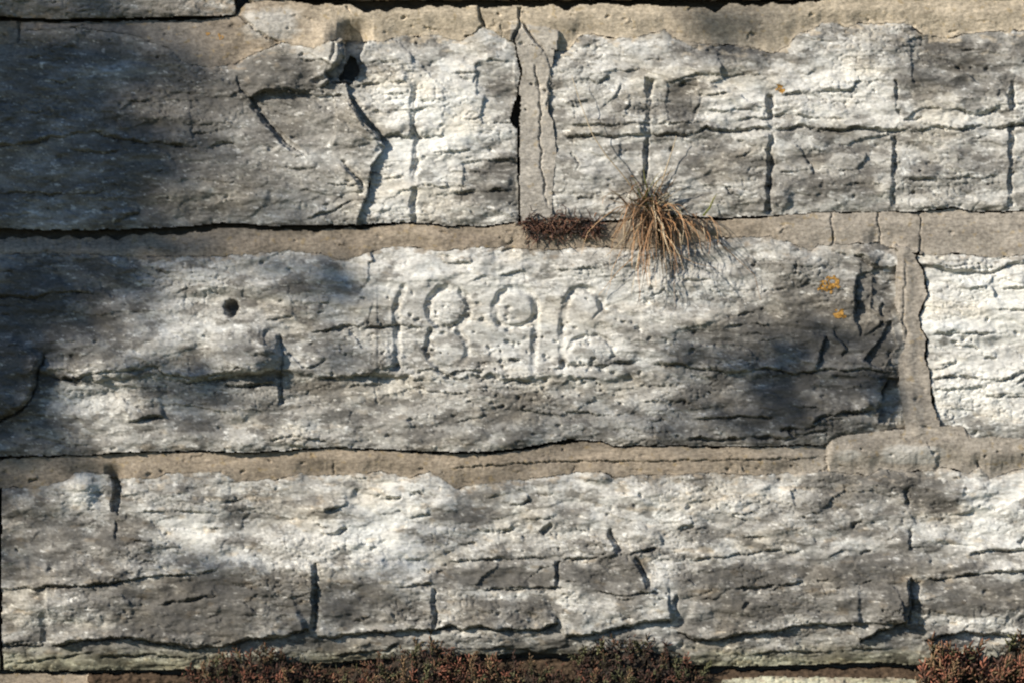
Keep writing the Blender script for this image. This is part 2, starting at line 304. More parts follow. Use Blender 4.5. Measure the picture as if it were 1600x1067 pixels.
F([(1000,568),(1059,568),(1079,576),(1138,582),(1197,576),(1220,580),(1244,584),(1276,578),(1299,576),(1402,580)], 2.6, 7, 5, 24); F([(1079,655),(1120,652),(1157,651),(1220,651)], 2.8, 6, 5, 18); F([(1217,671),(1250,670),(1276,667)], 3, 8, 4, 14)
F([(1366,639),(1327,643),(1311,647),(1276,653),(1268,663)], 3, 8, 6, 22); F([(1289,523),(1284,545),(1281,560),(1275,576)], 3, 5, 7, 26, 0.1, 0.4); F([(1338,434),(1336,460),(1335,497)], 2.5, 4, 4, 14); F([(1376,500),(1372,512),(1350,524)], 3, 5, 4, 12)
F([(1386,592),(1380,610),(1378,623),(1366,643)], 4, 7, 8, 28, 0.1, 0.4); F([(1335,397),(1350,405),(1362,418)], 4, 7, 6, 20); F([(1394,434),(1382,446)], 3, 6, 3, 10); F([(1379,472),(1376,494)], 3, 6, 3, 10); F([(1389,549),(1390,570)], 3, 7, 3, 12)
plate(H, [(1338,432),(1362,425),(1358,488),(1346,527),(1334,498)], -5, 0.12, 0); plate(H, [(1392,500),(1400,540),(1378,575),(1345,565),(1375,530)], -9, 0.15, 0.0); plate(H, [(1362,420),(1402,415),(1402,480),(1380,495),(1362,480)], -6, -0.08, 0.02); plate(H, [(1385,590),(1404,590),(1408,660),(1370,660)], -10, 0.1, 0)
F([(1150,493),(1181,489)], 2.8, 7, 3, 12); F([(1140,510),(1185,505)], 2.2, 5, 2, 8); F([(1300,515),(1322,545),(1310,560)], 3, 3, 4, 20); F([(1242,408),(1244,430)], 2, 3); F([(1000,470),(1030,460),(1040,448)], 2, 4, 2, 10); F([(1185,458),(1230,450)], 2, 4, 2, 9); F([(880,640),(960,650),(1000,640)], 2, 2, 3, 18); F([(700,660),(760,650)], 2, 3, 2, 12)
F([(1060,690),(1090,684),(1120,688),(1180,682),(1260,684)], 3, 7, 4, 10); F([(1230,668),(1240,680),(1280,674),(1295,670)], 3, 8, 4, 10)
bump(H, 362, 483, 11, 12, -34, 6)
# -- white block on the right of the date block
F([(1439,415),(1494,425),(1549,426),(1589,411),(1640,408)], 3.8, 12, 4, 16, 0.06, 0.4); F([(1455,412),(1500,416),(1540,410)], 2.2, 5, 3, 6); F([(1520,402),(1555,396),(1585,404)], 2.6, 6, 2, 6)
for p in ([(1451,525),(1506,521),(1560,522)], [(1557,521),(1573,519)], [(1459,572),(1494,566)], [(1569,621),(1600,621),(1660,618)], [(1549,486),(1600,484),(1650,486)], [(1537,560),(1557,557)], [(1585,600),(1600,592),(1640,590)], [(1460,610),(1540,604)], [(1490,540),(1530,542)], [(1560,450),(1600,452)]):
    F(p, 2.2, 5, 3, 11)
F([(1455,590),(1500,588),(1537,592),(1561,596),(1600,580),(1650,584)], 3, 9, 4, 16, 0.04)
# -- bottom course
plate(H, [(175,745),(186,742),(190,760),(186,790),(182,806),(174,800),(176,770)], -26)
F([(194,800),(254,801),(269,796),(310,801),(350,800)], 2.2, 5, 3, 14); F([(484,800),(505,797),(527,792)], 2.4, 5, 3, 12); F([(198,842),(240,850),(283,856)], 2.4, 4, 2, 12); F([(180,808),(182,840),(198,842)], 1.6, 2, 2, 12)
plate(H, [(180,810),(233,810),(254,835),(283,854),(198,854)], 2.5); F([(32,916),(74,916),(152,913),(212,902),(254,898),(318,895),(353,884)], 2.6, 6, 6, 24)
plate(H, [(-20,918),(75,918),(77,1004),(-20,1006)], -7); F([(244,944),(280,938),(311,934),(343,927)], 2.4, 5, 4, 14); F([(492,878),(493,930),(490,985)], 5, 10, 6, 40, 0.06, 0.3)
F([(602,778),(627,778)], 3.2, 8, 3, 10); F([(641,770),(662,770)], 2.8, 6, 3, 9); F([(500,798),(520,795),(546,787)], 2.8, 6, 4, 14); F([(500,835),(528,833),(544,824)], 3, 8, 3, 12); F([(797,789),(815,788),(829,780)], 2.6, 6, 4, 16)
F([(744,824),(769,831),(804,828)], 2.6, 6, 4, 14); F([(845,834),(862,820)], 5, 10, 2, 10); F([(634,874),(666,874)], 2.2, 4, 2, 8); F([(620,918),(641,916),(677,912)], 2.4, 6, 3, 12); F([(680,891),(696,891),(696,877)], 2.6, 6, 2, 8)
F([(698,877),(730,875),(765,872),(810,873),(860,870)], 2.6, 6, 5, 20); F([(875,872),(900,873),(924,870),(950,862)], 2.6, 6, 4, 16); F([(869,874),(870,916)], 4.5, 9, 4, 16, 0.06, 0.3); F([(871,960),(866,972),(853,980)], 3.5, 8, 4, 16)
F([(677,916),(680,950),(679,982)], 5, 7, 3, 25, 0.1, 0.4); F([(677,831),(678,874)], 3, 4, -3, 14); F([(952,828),(958,842),(968,863)], 6, 11, 5, 30, 0.12, 0.2); F([(990,868),(1002,890),(1016,918)], 4.5, 10, 6, 32, 0.12, 0.2)
F([(981,863),(1010,858),(1037,856)], 2.8, 7, 4, 16); F([(733,916),(793,920),(853,916),(889,918)], 2.8, 7, 5, 18); F([(928,923),(977,930),(1030,923)], 2.4, 5, 4, 14); F([(1018,857),(1000,862)], 3, 7)
F([(1075,874),(1120,870),(1165,864),(1210,859),(1262,861)], 2.4, 5, 4, 18); F([(1142,802),(1187,799)], 2.2, 4, 3, 14); F([(1060,832),(1071,824),(1085,820)], 5.5, 9, 4, 25); F([(1330,825),(1340,815),(1350,812)], 3.4, 7, 2, 10); F([(1345,868),(1358,858)], 3.4, 7, 2, 10)
F([(1416,762),(1416,788)], 3.4, 7, 3, 20); F([(1422,826),(1422,858)], 4, 9, 3, 20); F([(1420,855),(1450,853),(1476,856)], 2.8, 7, 3, 12); F([(1502,868),(1536,862),(1600,859),(1650,860)], 2.6, 7, 4, 16); F([(1442,904),(1480,902),(1525,896),(1570,892),(1640,890)], 2.6, 7, 5, 18)
F([(1142,919),(1195,917),(1232,911),(1259,909)], 2.8, 8, 4, 16); F([(1277,906),(1292,904)], 2.6, 7, 2, 8); F([(1334,911),(1350,908),(1360,906)], 2.8, 8, 2, 10); F([(1500,778),(1510,768)], 4, 8); F([(1478,804),(1520,800)], 2.2, 3, 2, 10)
F([(1421,900),(1420,935),(1419,975)], 5, 7, 13, 60, 0.05, 0.1); plate(H, [(1422,905),(1436,905),(1434,972),(1421,972)], -6); F([(1056,926),(1057,960)], 4.5, 8, 4, 20, 0.1, 0.75); F([(1160,950),(1172,940)], 4, 6); F([(1285,912),(1290,930)], 2, 3)
F([(1590,850),(1600,842),(1612,846)], 4, 8)
# lower flank of that course falls back below a broken arris
for p, d in (([(78,1010),(130,1000),(180,993),(250,1004),(310,1012),(360,1008),(389,998),(438,996),(484,980)], 12), ([(494,994),(514,994),(564,989),(613,985),(673,983),(705,978),(726,983),(747,976),(776,983),(846,983),(875,968)], 10),
             ([(880,996),(917,990),(959,983),(1009,972),(1050,968)], 11), ([(1058,985),(1090,1000),(1120,1001),(1150,990),(1210,986),(1244,977),(1270,975),(1345,975)], 9), ([(1340,1000),(1375,984),(1416,972)], 13), ([(1440,1000),(1500,988),(1580,992),(1660,988),(1760,992)], 9), ([(-200,1008),(-100,1000),(0,1008),(70,1006)], 8)):
    F(p, 3.2, 9, d, 38, 0.03, 0.4)
F([(0,1038),(60,1032),(120,1022),(150,1018)], 2.6, 8, 3, 8); F([(518,1024),(560,1020),(606,1016),(627,1001)], 2.8, 8, 4, 10); F([(733,1014),(770,1013),(807,1011),(839,1020),(889,1008)], 2.6, 7, 4, 10); F([(1160,1022),(1220,1018),(1300,1016),(1400,1012)], 2.2, 5, 3, 8); F([(150,1028),(230,1022),(300,1030)], 2.6, 7, 3, 8)
lowflank = sstep(985, 1030, Y+4*fbm(X/40, Y/20, 61)); H -= np.where((Y > 960) & (Y < d4.mean()), 9*lowflank, 0)

# scattered natural scoops, crevices and pits
drng = np.random.default_rng(23)
for k in range(260):
    cx, cy = drng.uniform(-300, 1900), drng.uniform(-200, 1250); rx = drng.uniform(14, 55)
    if 600 < cx < 990 and 430 < cy < 585: continue
    bump(H, cx, cy, rx, rx*drng.uniform(.3, .7), drng.choice([-1, 1])*drng.uniform(1.0, 3.6), drng.choice([2, 4]))
for k in range(360):
    cx, cy = drng.uniform(-300, 1900), drng.uniform(-200, 1250)
    ln = drng.uniform(12, 62); sl_ = drng.normal(0, 0.10)
    if 610 < cx < 985 and 440 < cy < 575: continue
    a = [(cx+t*ln, cy+sl_*t*ln+drng.normal(0, 1.6)) for t in np.linspace(-.5, .5, 4)]
    feat(H, a, drng.uniform(1.2, 2.4), drng.uniform(1.5, 5), drng.uniform(0.8, 3.2), drng.uniform(6, 18), 0.3)
for k in range(520):
    cx, cy = drng.uniform(-100, 1700), drng.uniform(60, 1030); r = drng.uniform(1.3, 3.4)
    if drng.random() < 0.35: cx, cy = drng.normal(800, 130), drng.normal(565, 45)
    bump(H, cx, cy, r*drng.uniform(1, 1.8), r, -drng.uniform(2.0, 6.5), 4)

# carved date
strokes = {
 '1': [([(631,450),(625,466),(618,484),(621,517),(622,545),(621,570)], 5.2)],
 '8': [([(672,496),(668,480),(674,464),(686,454),(700,450),(716,454),(728,464),(734,480),(730,497),(718,508),(700,512),(684,508),(674,499)], 5.4), ([(684,512),(672,524),(667,544),(672,562),(686,573),(704,575),(722,568),(731,552),(728,532),(716,517)], 4.6)],
 '9': [([(781,506),(773,494),(773,478),(781,462),(796,452),(812,451),(827,458),(836,472),(838,490),(836,520),(835,545),(834,573)], 5.6), ([(781,506),(794,511),(812,511),(826,505),(836,495)], 3.4)],
 '6': [([(942,482),(939,468),(928,457),(911,451),(896,456),(886,468),(881,486),(879,515),(878,545),(880,567)], 5.6), ([(888,546),(896,533),(912,526),(930,525),(947,530),(958,542),(960,555),(951,566),(934,571),(911,572),(884,569)], 3.2)],
}
DIG = {}
for ch, sts in strokes.items():
    msk = np.zeros(X.shape, bool)
    for pts, hw in sts:
        a = np.array(pts); S = slc(a[:,0].min()-25, a[:,0].max()+25, a[:,1].min()-25, a[:,1].max()+25)
        xk, yk = Xw[S], Yw[S]; Xw[S] = X[S]+wx[S]*0.35; Yw[S] = Y[S]+wy[S]*0.35      # cut lines are truer than cracks
        D, _, _ = polydist(S, pts)
        Xw[S] = xk; Yw[S] = yk
        er = np.clip(0.8+0.7*perlin(X[S]/26, Y[S]/26, 71)+0.35*perlin(X[S]/8, Y[S]/8, 72), 0.15, 1.3)
        worn = 1-0.35*sstep(520, 560, Y[S])
        H[S] -= 7.0*(1-sstep(hw*0.30, hw*1.55, D))*er*worn
        msk[S] |= D < hw*1.05
    DIG[ch] = msk
for (cx, cy, rx, ry, am) in ((703,481,20,20,2.5), (699,546,20,17,3), (806,482,22,19,2.5), (912,492,20,26,2.5), (923,549,22,13,3)): bump(H, cx, cy, rx, ry, am, 3)
bump(H, 880, 567, 5, 5, -12, 4); bump(H, 673, 516, 4, 4, -7, 4); bump(H, 671, 555, 4, 4, -7, 4); bump(H, 938, 477, 5, 6, -5, 4); bump(H, 851, 556, 3, 3, -6, 4); bump(H, 672, 474, 5, 3, -5, 4)
F([(925,500),(935,488),(942,482)], 2, 4); F([(612,580),(622,570),(628,564)], 2.5, 5)

# rounding at the block edges (top slopes back under the mortar, bottom arris slightly broken)
dt = np.where(Y < (u2+d2)/2, Y-d1, np.where(Y < (u3+d3)/2, Y-d2, np.where(Y < (u4+d4)/2, Y-d3, Y-d4)))
db = np.where(Y < (u1+d1)/2, u1-Y, np.where(Y < (u2+d2)/2, u2-Y, np.where(Y < (u3+d3)/2, u3-Y, np.where(Y < (u4+d4)/2, u4-Y, 400))))
H -= np.where(dt > -3, 9*np.exp(-np.clip(dt, 0, None)/17), 9)
H -= 5*np.exp(-np.clip(db, 0, None)/6.0)
inc1 = (Y > d1-5) & (Y < u2+5); inc2 = (Y > d2-5) & (Y < u3+5)
for vj, cm, sg, am, Ld in ((v1l, inc1, 1, 3, 6), (v1r, inc1, -1, 6, 18), (v2l, inc2, 1, 6, 22), (v2r, inc2, -1, 5, 10)):
    q = np.clip((vj-X)*sg, 0, None); H -= np.where(cm & ((vj-X)*sg > -4), am*np.exp(-q/Ld), 0)
H += np.where(inc1 & (X < va), 8*np.exp(-np.clip(va-X, 0, None)/70), 0)-np.where(inc1 & (X >= va), 4*np.exp(-np.clip(X-va, 0, None)/40), 0)
H += np.where((Y < (u1+d1)/2), 14, 0)          # the course above stands proud
H += np.where((Y > (u4+d4)/2), 16, 0)          # and so does the one below (a ledge for the plants)

# ------------------------------------------------------------------ mortar relief
def interp(p): p = np.array(p, float); return np.interp(xs, p[:,0], p[:,1])[None,:]
def jprof(u, d): return np.clip((Y-u)/np.maximum(d-u, 4), -0.5, 1.5)
HM = 1.6*fbm(X/70, Y/30, 81, 3)+0.7*fbm(X/9, Y/8, 82, 4, 0.65)
oh2 = interp([(-400,-18),(0,-18),(250,-14),(420,-6),(560,-2),(800,2),(1000,4),(1200,3),(1600,3),(2000,3)])
oh3 = interp([(-400,-3),(0,-3),(400,-1),(700,0),(860,-4),(1000,-2),(1200,-1),(1290,-1),(1300,8),(2000,8)])
oh1 = interp([(-400,-4),(300,-4),(370,2),(400,7),(540,6),(900,7),(2000,7)])
oh4 = interp([(-400,-16),(2000,-16)])
mz = np.where(Y < 200, oh1+3*jprof(u1, d1), np.where(Y < 500, oh2+(5-oh2*0.6)*jprof(u2, d2), np.where(Y < 850, oh3+4*jprof(u3, d3), oh4+6*jprof(u4, d4))))
# the mortar laps a little over the top of the stones
Hs_top = H.copy()
HM += mz
def colsmooth(a, k=13): return np.convolve(np.pad(a, (k//2, k//2), 'edge'), np.ones(k)/k, 'valid')
for (u_, d_, lo, hi) in ((u1, d1, -50, 200), (u2, d2, 200, 500), (u3, d3, 500, 850)):
    jj = np.clip(np.searchsorted(ys, d_[0]+2), 0, NY-1); he = colsmooth(H[jj, np.arange(NX)])+0.4
    mix = sstep(0.35, 1.0, jprof(u_, d_))*((Y > lo) & (Y < hi)); HM = HM*(1-mix)+(he[None,:]+0.5*fbm(X/9, Y/8, 82, 3))*mix
vz = np.where(Y < 348, 7.5-0.02*(X-835), 8.0+2.5*np.exp(-((X-(v2l+v2r)/2+6)/9)**2))
vmask = ((X > v1l-6) & (X < v1r+6) & (Y > d1-30) & (Y < u2+4)) | ((X > v2l-6) & (X < v2r+6) & (Y > d2-6) & (Y < u3+12))
vmask_f = vmask.astype(np.float32)
HM = np.where(vmask, 1.0*fbm(X/40, Y/60, 83, 3)+0.5*fbm(X/9, Y/8, 82, 3)+vz, HM)
FM = lambda *a, **k: feat(HM, *a, **k)
for p in ([(746,9),(753,32),(756,41)], [(756,40),(740,54),(728,59)], [(813,12),(810,43),(803,66)], [(817,36),(838,68),(851,84)], [(28,30),(28,74)], [(372,28),(392,40),(415,60),(436,66)]): FM(p, 2.6, 7, 1.5, 10, 0.03, 0.4)
FM([(836,100),(842,153),(845,178),(844,214),(845,267),(851,292),(855,325)], 1.8, 5, 0, 10, 0.04, 0.5); FM([(853,76),(860,118),(854,172)], 1.6, 3, 1.5, 8)
for x0 in (1299, 1373, 1436): FM([(x0,330),(x0+1,350),(x0+2,394)], 1.6, 5, 0, 10, 0.02, 0.5)
FM([(690,733),(726,729),(804,724),(885,720),(1030,720),(1150,718),(1276,716),(1290,717)], 1.5, 4, 2.5, 10, 0.05, 0.6); FM([(1289,690),(1292,715),(1296,742)], 2, 4, -4, 30, 0.03, 0.3)
FM([(1445,690),(1455,705),(1469,730)], 1.6, 4, 1, 10); FM([(1528,718),(1530,735)], 3, 5); FM([(1504,666),(1516,682)], 1.6, 3); FM([(1412,400),(1414,440),(1407,480),(1416,540)], 3, 1.5, 2.5, 8, 0.15); FM([(1400,660),(1452,668),(1462,664)], 1.4, 2)
FM([(540,12),(552,24)], 2, 4); FM([(628,32),(634,26)], 2, 4); FM([(1040,56),(1060,72),(1090,66)], 1.6, 3); FM([(100,44),(150,36),(180,32)], 1.6, 3, 2, 10); FM([(70,68),(92,62)], 1.8, 3); FM([(118,52),(160,60),(215,70)], 1.6, 2, 2, 12)
FM([(45,752),(60,745)], 2.4, 5, 3, 8); FM([(56,712),(50,704)], 2, 4)
mrng = np.random.default_rng(41)
for k in range(130):
    bx_ = mrng.choice([0, 0, 1, 1, 2, 2, 3]); cx = mrng.uniform(-100, 1700); cy = [mrng.uniform(12, 60), mrng.uniform(350, 395), mrng.uniform(700, 742), mrng.uniform(60, 340)][bx_]
    if bx_ == 3: cx = mrng.uniform(812, 860) if mrng.random() < .5 else mrng.uniform(1404, 1448); cy = cy if cx < 900 else cy+340
    r = mrng.uniform(1.2, 3.2); bump(HM, cx, cy, r*mrng.uniform(1, 2), r, -mrng.uniform(1.5, 5), 4)
for k in range(46):
    cx = mrng.uniform(-100, 1700); cy = [mrng.uniform(14, 56), mrng.uniform(352, 392), mrng.uniform(705, 740)][mrng.integers(0, 3)]; a_ = mrng.normal(1.4, .7) if mrng.random() < .5 else mrng.normal(0, .3); ln = mrng.uniform(10, 34)
    FM([(cx+t*ln*math.cos(a_)+mrng.normal(0, 2), cy+t*ln*math.sin(a_)+mrng.normal(0, 2)) for t in (-.5, -.17, .17, .5)], 1.2, 2.6, mrng.uniform(0, 1.6), 8, 0.2)
for (cx, cy, rx, ry, am) in ((420,40,40,22,5), (800,57,12,10,3), (1425,712,50,14,3), (1330,712,25,14,2), (560,70,16,10,-4), (1300,360,60,14,1.5), (730,366,30,8,-2), (685,371,22,8,2)): bump(HM, cx, cy, rx, ry, am, 3)

# ------------------------------------------------------------------ which cell belongs to what
names = {}                                       # label id -> (name, surface, family, parent id, text label)
lab = np.zeros(X.shape, np.int16)
def put(mask, i): lab[mask] = i
c0 = Y < u1; c1 = (Y > d1) & (Y < u2); c2 = (Y > d2) & (Y < u3); c3 = (Y > d3) & (Y < u4); c4 = Y > d4
m1 = (Y >= u1) & (Y <= d1); m2 = (Y >= u2) & (Y <= d2); m3 = (Y >= u3) & (Y <= d3); m4 = (Y >= u4) & (Y <= d4)
jit = 4*perlin(X/18, Y/18, 91)
gw = lambda p: interp(p)*(0.75+0.7*np.clip(0.6+perlin(X/26, Y*0, 92), 0, 1.4))
put(m1, 20); put(m1 & (X+jit > 30), 21); put(m1 & (X+jit > 372+0.7*(Y-30)), 22); put(m1 & (X+jit > np.interp(Y, [0,62,80], [532,534,534])), 23)
put(m1 & (X+jit*0.6 > np.interp(Y, [8,32,41,60], [746,753,757,760])), 24); put(m1 & (X+jit*0.6 > np.interp(Y, [10,43,70], [813,810,803])), 25); put(m1 & (X+jit > 1282), 26)
put(m2, 30); put(m2 & (X+jit > 560), 31); put(m2 & (X+jit > 1000), 32); put(m2 & (X+jit*0.6 > 1300), 33); put(m2 & (X+jit*0.6 > 1374), 34); put(m2 & (X+jit*0.6 > 1437), 35)
put(m3, 40); put(m3 & (X+jit > 655), 41); put(m3 & (X+jit*0.5 > 1292), 42); put(m3 & (X > np.interp(Y, [660,690,705,730,760], [1430,1445,1455,1470,1474])+jit*0.5), 43)
put(m4, 46); put(m4 & (X+jit > 136), 49); put(m4 & (X+jit > 960) & (X+jit < 1012) & (Y > 1052), 47)
put(c0, 1); put(c0 & (X+jit > 374), 2); put(c0 & (X+jit > 1288), 3)
put(c0 & (np.abs(X+jit-378) < 10), 0)
put(c1, 4); put(c1 & (X > va), 5); put(c1 & (X > v1l), 27); put(c1 & (X > v1r), 6)
put(c2, 7); put(c2 & (X > v2l), 36); put(c2 & (X > v2r), 8)
put(c3 & (X+jit*0.3 > 3), 9); put(c3 & (X+jit*0.3 <= -3), 10)
put(c4, 11); put(c4 & (X+jit > 560), 12); put(c4 & (X+jit > 1120), 13)
put(c4 & (np.abs(X+jit-560) < 7), 48); put(c4 & (np.abs(X+jit-1120) < 6), 50)
# open cracks and shadow gaps (no surface here: the eye looks into the joint)
put(m1 & (Y < u1+gw([(-400,5),(0,5),(300,5),(370,3),(380,0),(420,2),(520,9),(600,15),(660,10),(760,11),(840,13),(900,11),(960,7),(1040,13),(1100,14),(1140,10),(1230,8),(1275,4),(1300,3),(1600,3),(2000,2)])), 0)
put(m2 & (Y < u2+gw([(-400,11),(200,11),(330,9),(430,8),(560,6),(640,2),(800,3),(812,-2),(860,-2),(875,3),(960,4),(1010,3),(1030,4),(1180,4),(1230,1),(1330,2),(1360,0),(1400,2),(1600,2.5),(2000,2)])), 0)
put(m3 & (Y < u3+gw([(-400,4),(0,4),(120,2),(300,2.5),(520,2),(650,3),(760,4),(830,6),(900,5),(960,2),(1100,3),(1280,2),(1310,-1),(1460,-1),(1500,-1),(1530,-1),(2000,0)])), 0)
put(m4 & (Y < u4+gw([(-400,8),(0,5),(130,6),(300,9),(1100,9),(1440,8),(2000,8)])), 0)
put((np.abs(X-v1l-1) < 1.2+1.6*np.clip(perlin(X*0, Y/30, 93)+0.3, 0, 1)) & inc1 & (lab != 4), 0)
S = slc(785, 815, 140, 205); lab[S][pmask(S, [(807,142),(812,150),(811,200),(804,200),(794,184),(803,162)])] = 0
put((np.abs(X-v2r+1) < 0.8+2.6*np.clip(perlin(X*0, Y/26, 94)+0.35, 0, 1)) & inc2 & (Y < 655), 0)
put((np.abs(X-va) < 1.8*np.clip(perlin(X*0, Y/24, 95)-0.1, 0, 1)) & inc1 & (Y > 225), 0)
S = slc(500, 580, 55, 140); lab[S][pmask(S, [(545,84),(556,92),(558,112),(548,127),(526,126),(534,112)])] = 0
edge = np.clip(perlin(X/30, Y*0+2, 96)-0.22, 0, 1)*((X > 380) | (Y > 200))
for d_, in ((d1,), (d2,), (d3,)): put((np.abs(Y-d_) < 3.4*edge), 0)
# digits and lichen are patches of their own blocks
for i, ch in enumerate(('1', '8', '9', '6')): put(DIG[ch] & (lab == 7), 60+i)
def lich(i, lst):
    for (cx, cy, r, r0) in lst:
        q = np.hypot(Xw-cx, Yw-cy)+4.5*perlin(X/5, Y/5, 97)
        put((q < r) & (q > r0) & np.isin(lab, (6, 7, 21)), i)
lich(70, [(1285,446,8,2), (1300,441,10,4.5), (1296,452,5,0)]); lich(71, [(1311,491,7.5,0)]); lich(72, [(1218,138,5.5,0)]); lich(73, [(345,58,4.5,0), (324,55,3,0)])
fam = lab.copy()
for k in (60, 61, 62, 63, 70, 71): fam[fam == k] = 7
fam[fam == 72] = 6; fam[fam == 73] = 21
surfM = set(range(20, 51)) | {73}

# ------------------------------------------------------------------ stone colour (pale lime face, grey weathered crust, some tree shade darkened in)
Wt = 0.55+0.16*fbm(X/170, Y/90, 101, 3)
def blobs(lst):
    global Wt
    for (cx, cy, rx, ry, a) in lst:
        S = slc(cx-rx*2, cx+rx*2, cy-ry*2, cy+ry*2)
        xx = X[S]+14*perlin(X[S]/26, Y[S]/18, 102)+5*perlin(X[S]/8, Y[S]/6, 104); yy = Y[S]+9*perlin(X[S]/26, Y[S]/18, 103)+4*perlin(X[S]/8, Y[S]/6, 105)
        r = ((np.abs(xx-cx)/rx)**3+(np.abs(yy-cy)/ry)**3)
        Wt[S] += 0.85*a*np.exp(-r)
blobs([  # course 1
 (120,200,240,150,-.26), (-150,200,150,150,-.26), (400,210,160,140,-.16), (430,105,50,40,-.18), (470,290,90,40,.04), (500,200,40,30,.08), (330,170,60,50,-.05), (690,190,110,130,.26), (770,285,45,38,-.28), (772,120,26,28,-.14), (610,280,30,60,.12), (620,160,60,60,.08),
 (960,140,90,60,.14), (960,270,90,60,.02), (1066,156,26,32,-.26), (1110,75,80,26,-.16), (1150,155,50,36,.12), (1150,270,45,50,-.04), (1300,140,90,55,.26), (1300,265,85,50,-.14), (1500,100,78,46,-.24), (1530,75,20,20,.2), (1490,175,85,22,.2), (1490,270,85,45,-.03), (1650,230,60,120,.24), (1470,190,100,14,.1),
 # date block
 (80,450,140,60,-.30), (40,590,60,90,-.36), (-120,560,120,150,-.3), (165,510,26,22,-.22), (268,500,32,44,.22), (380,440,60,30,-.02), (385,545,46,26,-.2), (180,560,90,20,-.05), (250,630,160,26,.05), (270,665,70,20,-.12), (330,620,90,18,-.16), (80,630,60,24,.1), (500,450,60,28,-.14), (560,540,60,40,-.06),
 (800,470,230,110,.20), (830,640,110,36,-.24), (700,620,110,26,.02), (560,650,90,40,-.10), (930,640,60,30,.06), (1100,420,110,40,.06), (1150,520,100,30,-.22), (1110,505,60,12,.14), (1240,630,180,56,-.30), (1300,510,90,90,-.26), (1380,500,34,110,-.10), (1395,405,20,14,.3), (1180,480,60,24,.02), (1330,390,50,14,.04),  # grey towards the right end also carries the tree's shade
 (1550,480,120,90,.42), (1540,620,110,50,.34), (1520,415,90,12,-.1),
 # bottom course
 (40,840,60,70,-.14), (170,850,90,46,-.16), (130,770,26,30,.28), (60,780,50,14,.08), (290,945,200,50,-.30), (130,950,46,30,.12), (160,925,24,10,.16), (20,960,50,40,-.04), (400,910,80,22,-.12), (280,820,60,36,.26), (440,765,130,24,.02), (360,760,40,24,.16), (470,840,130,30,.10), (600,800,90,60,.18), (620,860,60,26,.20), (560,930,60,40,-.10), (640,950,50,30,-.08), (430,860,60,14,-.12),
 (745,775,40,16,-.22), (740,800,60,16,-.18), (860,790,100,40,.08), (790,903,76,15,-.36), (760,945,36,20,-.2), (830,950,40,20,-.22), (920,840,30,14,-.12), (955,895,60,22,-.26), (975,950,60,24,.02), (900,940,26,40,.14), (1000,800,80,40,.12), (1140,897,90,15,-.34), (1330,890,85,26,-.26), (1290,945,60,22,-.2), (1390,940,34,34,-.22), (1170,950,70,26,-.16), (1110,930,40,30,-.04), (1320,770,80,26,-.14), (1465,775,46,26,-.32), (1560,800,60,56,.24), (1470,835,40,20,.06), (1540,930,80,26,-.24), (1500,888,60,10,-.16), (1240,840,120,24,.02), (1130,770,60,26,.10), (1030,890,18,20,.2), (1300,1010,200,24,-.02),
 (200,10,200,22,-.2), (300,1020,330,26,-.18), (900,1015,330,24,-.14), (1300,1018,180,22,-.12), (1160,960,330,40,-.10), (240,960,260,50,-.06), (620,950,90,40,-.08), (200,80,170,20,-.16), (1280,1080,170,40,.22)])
def blur(a):
    a = (a+np.roll(a, 1, 0)+np.roll(a, -1, 0))/3; return (a+np.roll(a, 1, 1)+np.roll(a, -1, 1))/3
def patch(poly, amt):
    """a patch of crust, in one place of painted tree shade, with a definite ragged outline"""
    a = np.array(poly, float); S = slc(a[:,0].min()-16, a[:,0].max()+16, a[:,1].min()-12, a[:,1].max()+12)
    kx, ky = Xw[S].copy(), Yw[S].copy(); Xw[S] += 9*perlin(X[S]/16, Y[S]/13, 106); Yw[S] += 6*perlin(X[S]/16, Y[S]/13, 107)
    m = pmask(S, poly).astype(np.float32); Xw[S] = kx; Yw[S] = ky
    Wt[S] += 0.72*amt*blur(blur(blur(blur(m))))*np.clip(0.75+1.1*fbm(X[S]/34, Y[S]/16, 108, 3), 0.0, 1.5)
for x0, x1q, y0, y1q, am in ((692,868,893,917,-.24), (1055,1236,880,911,-.22), (1256,1418,880,914,-.20), (1300,1416,914,970,-.12), (1060,1230,925,985,-.08), (180,484,900,940,-.14), (90,470,942,985,-.08), (76,200,832,902,-.16), (8,72,800,905,-.10), (1420,1498,750,800,-.22), (1250,1412,744,788,-.10), (1448,1620,908,956,-.18), (1424,1582,56,148,-.16), (1042,1092,126,190,-.16), (725,806,252,328,-.12), (742,802,98,150,-.08), (724,780,930,972,-.16), (800,862,934,975,-.14),
        (1206,1392,90,188,.10), (1104,1198,130,190,.10), (700,880,744,770,.06), (860,1100,750,800,.08), (440,670,742,775,.08), (1500,1620,745,860,.14), (240,330,812,850,.16), (560,668,840,872,.12), (700,850,918,932,.22), (8,72,922,1000,-.05)):
    patch([(x0,y0),((x0+x1q)/2,y0-2),(x1q,y0+2),(x1q-2,(y0+y1q)/2),(x1q+1,y1q),((x0+x1q)/2,y1q+3),(x0,y1q)], am)
patch([(180,810),(233,810),(254,835),(283,854),(198,854)], -.20); patch([(890,890),(960,872),(995,880),(1014,920),(940,926),(885,918)], -.22); patch([(1338,432),(1400,420),(1402,560),(1350,570),(1334,500)], -.12); patch([(1040,540),(1400,545),(1400,660),(1290,692),(1060,692)], -.10)  # the last one paints the tree's shade on the date block
patch([(128,738),(150,745),(176,800),(130,800),(108,780)], .22); patch([(390,90),(470,85),(500,130),(440,150),(385,150)], -.10); patch([(575,200),(596,240),(578,300),(565,340),(640,345),(644,230)], .10)
pn = fbm(X/46, Y/20, 111, 5, 0.6)
Wt += 0.20*pn
crust = sstep(0.10, 0.18, fbm(X/62, Y/30, 112, 5, 0.55)-0.9*(Wt-0.52))
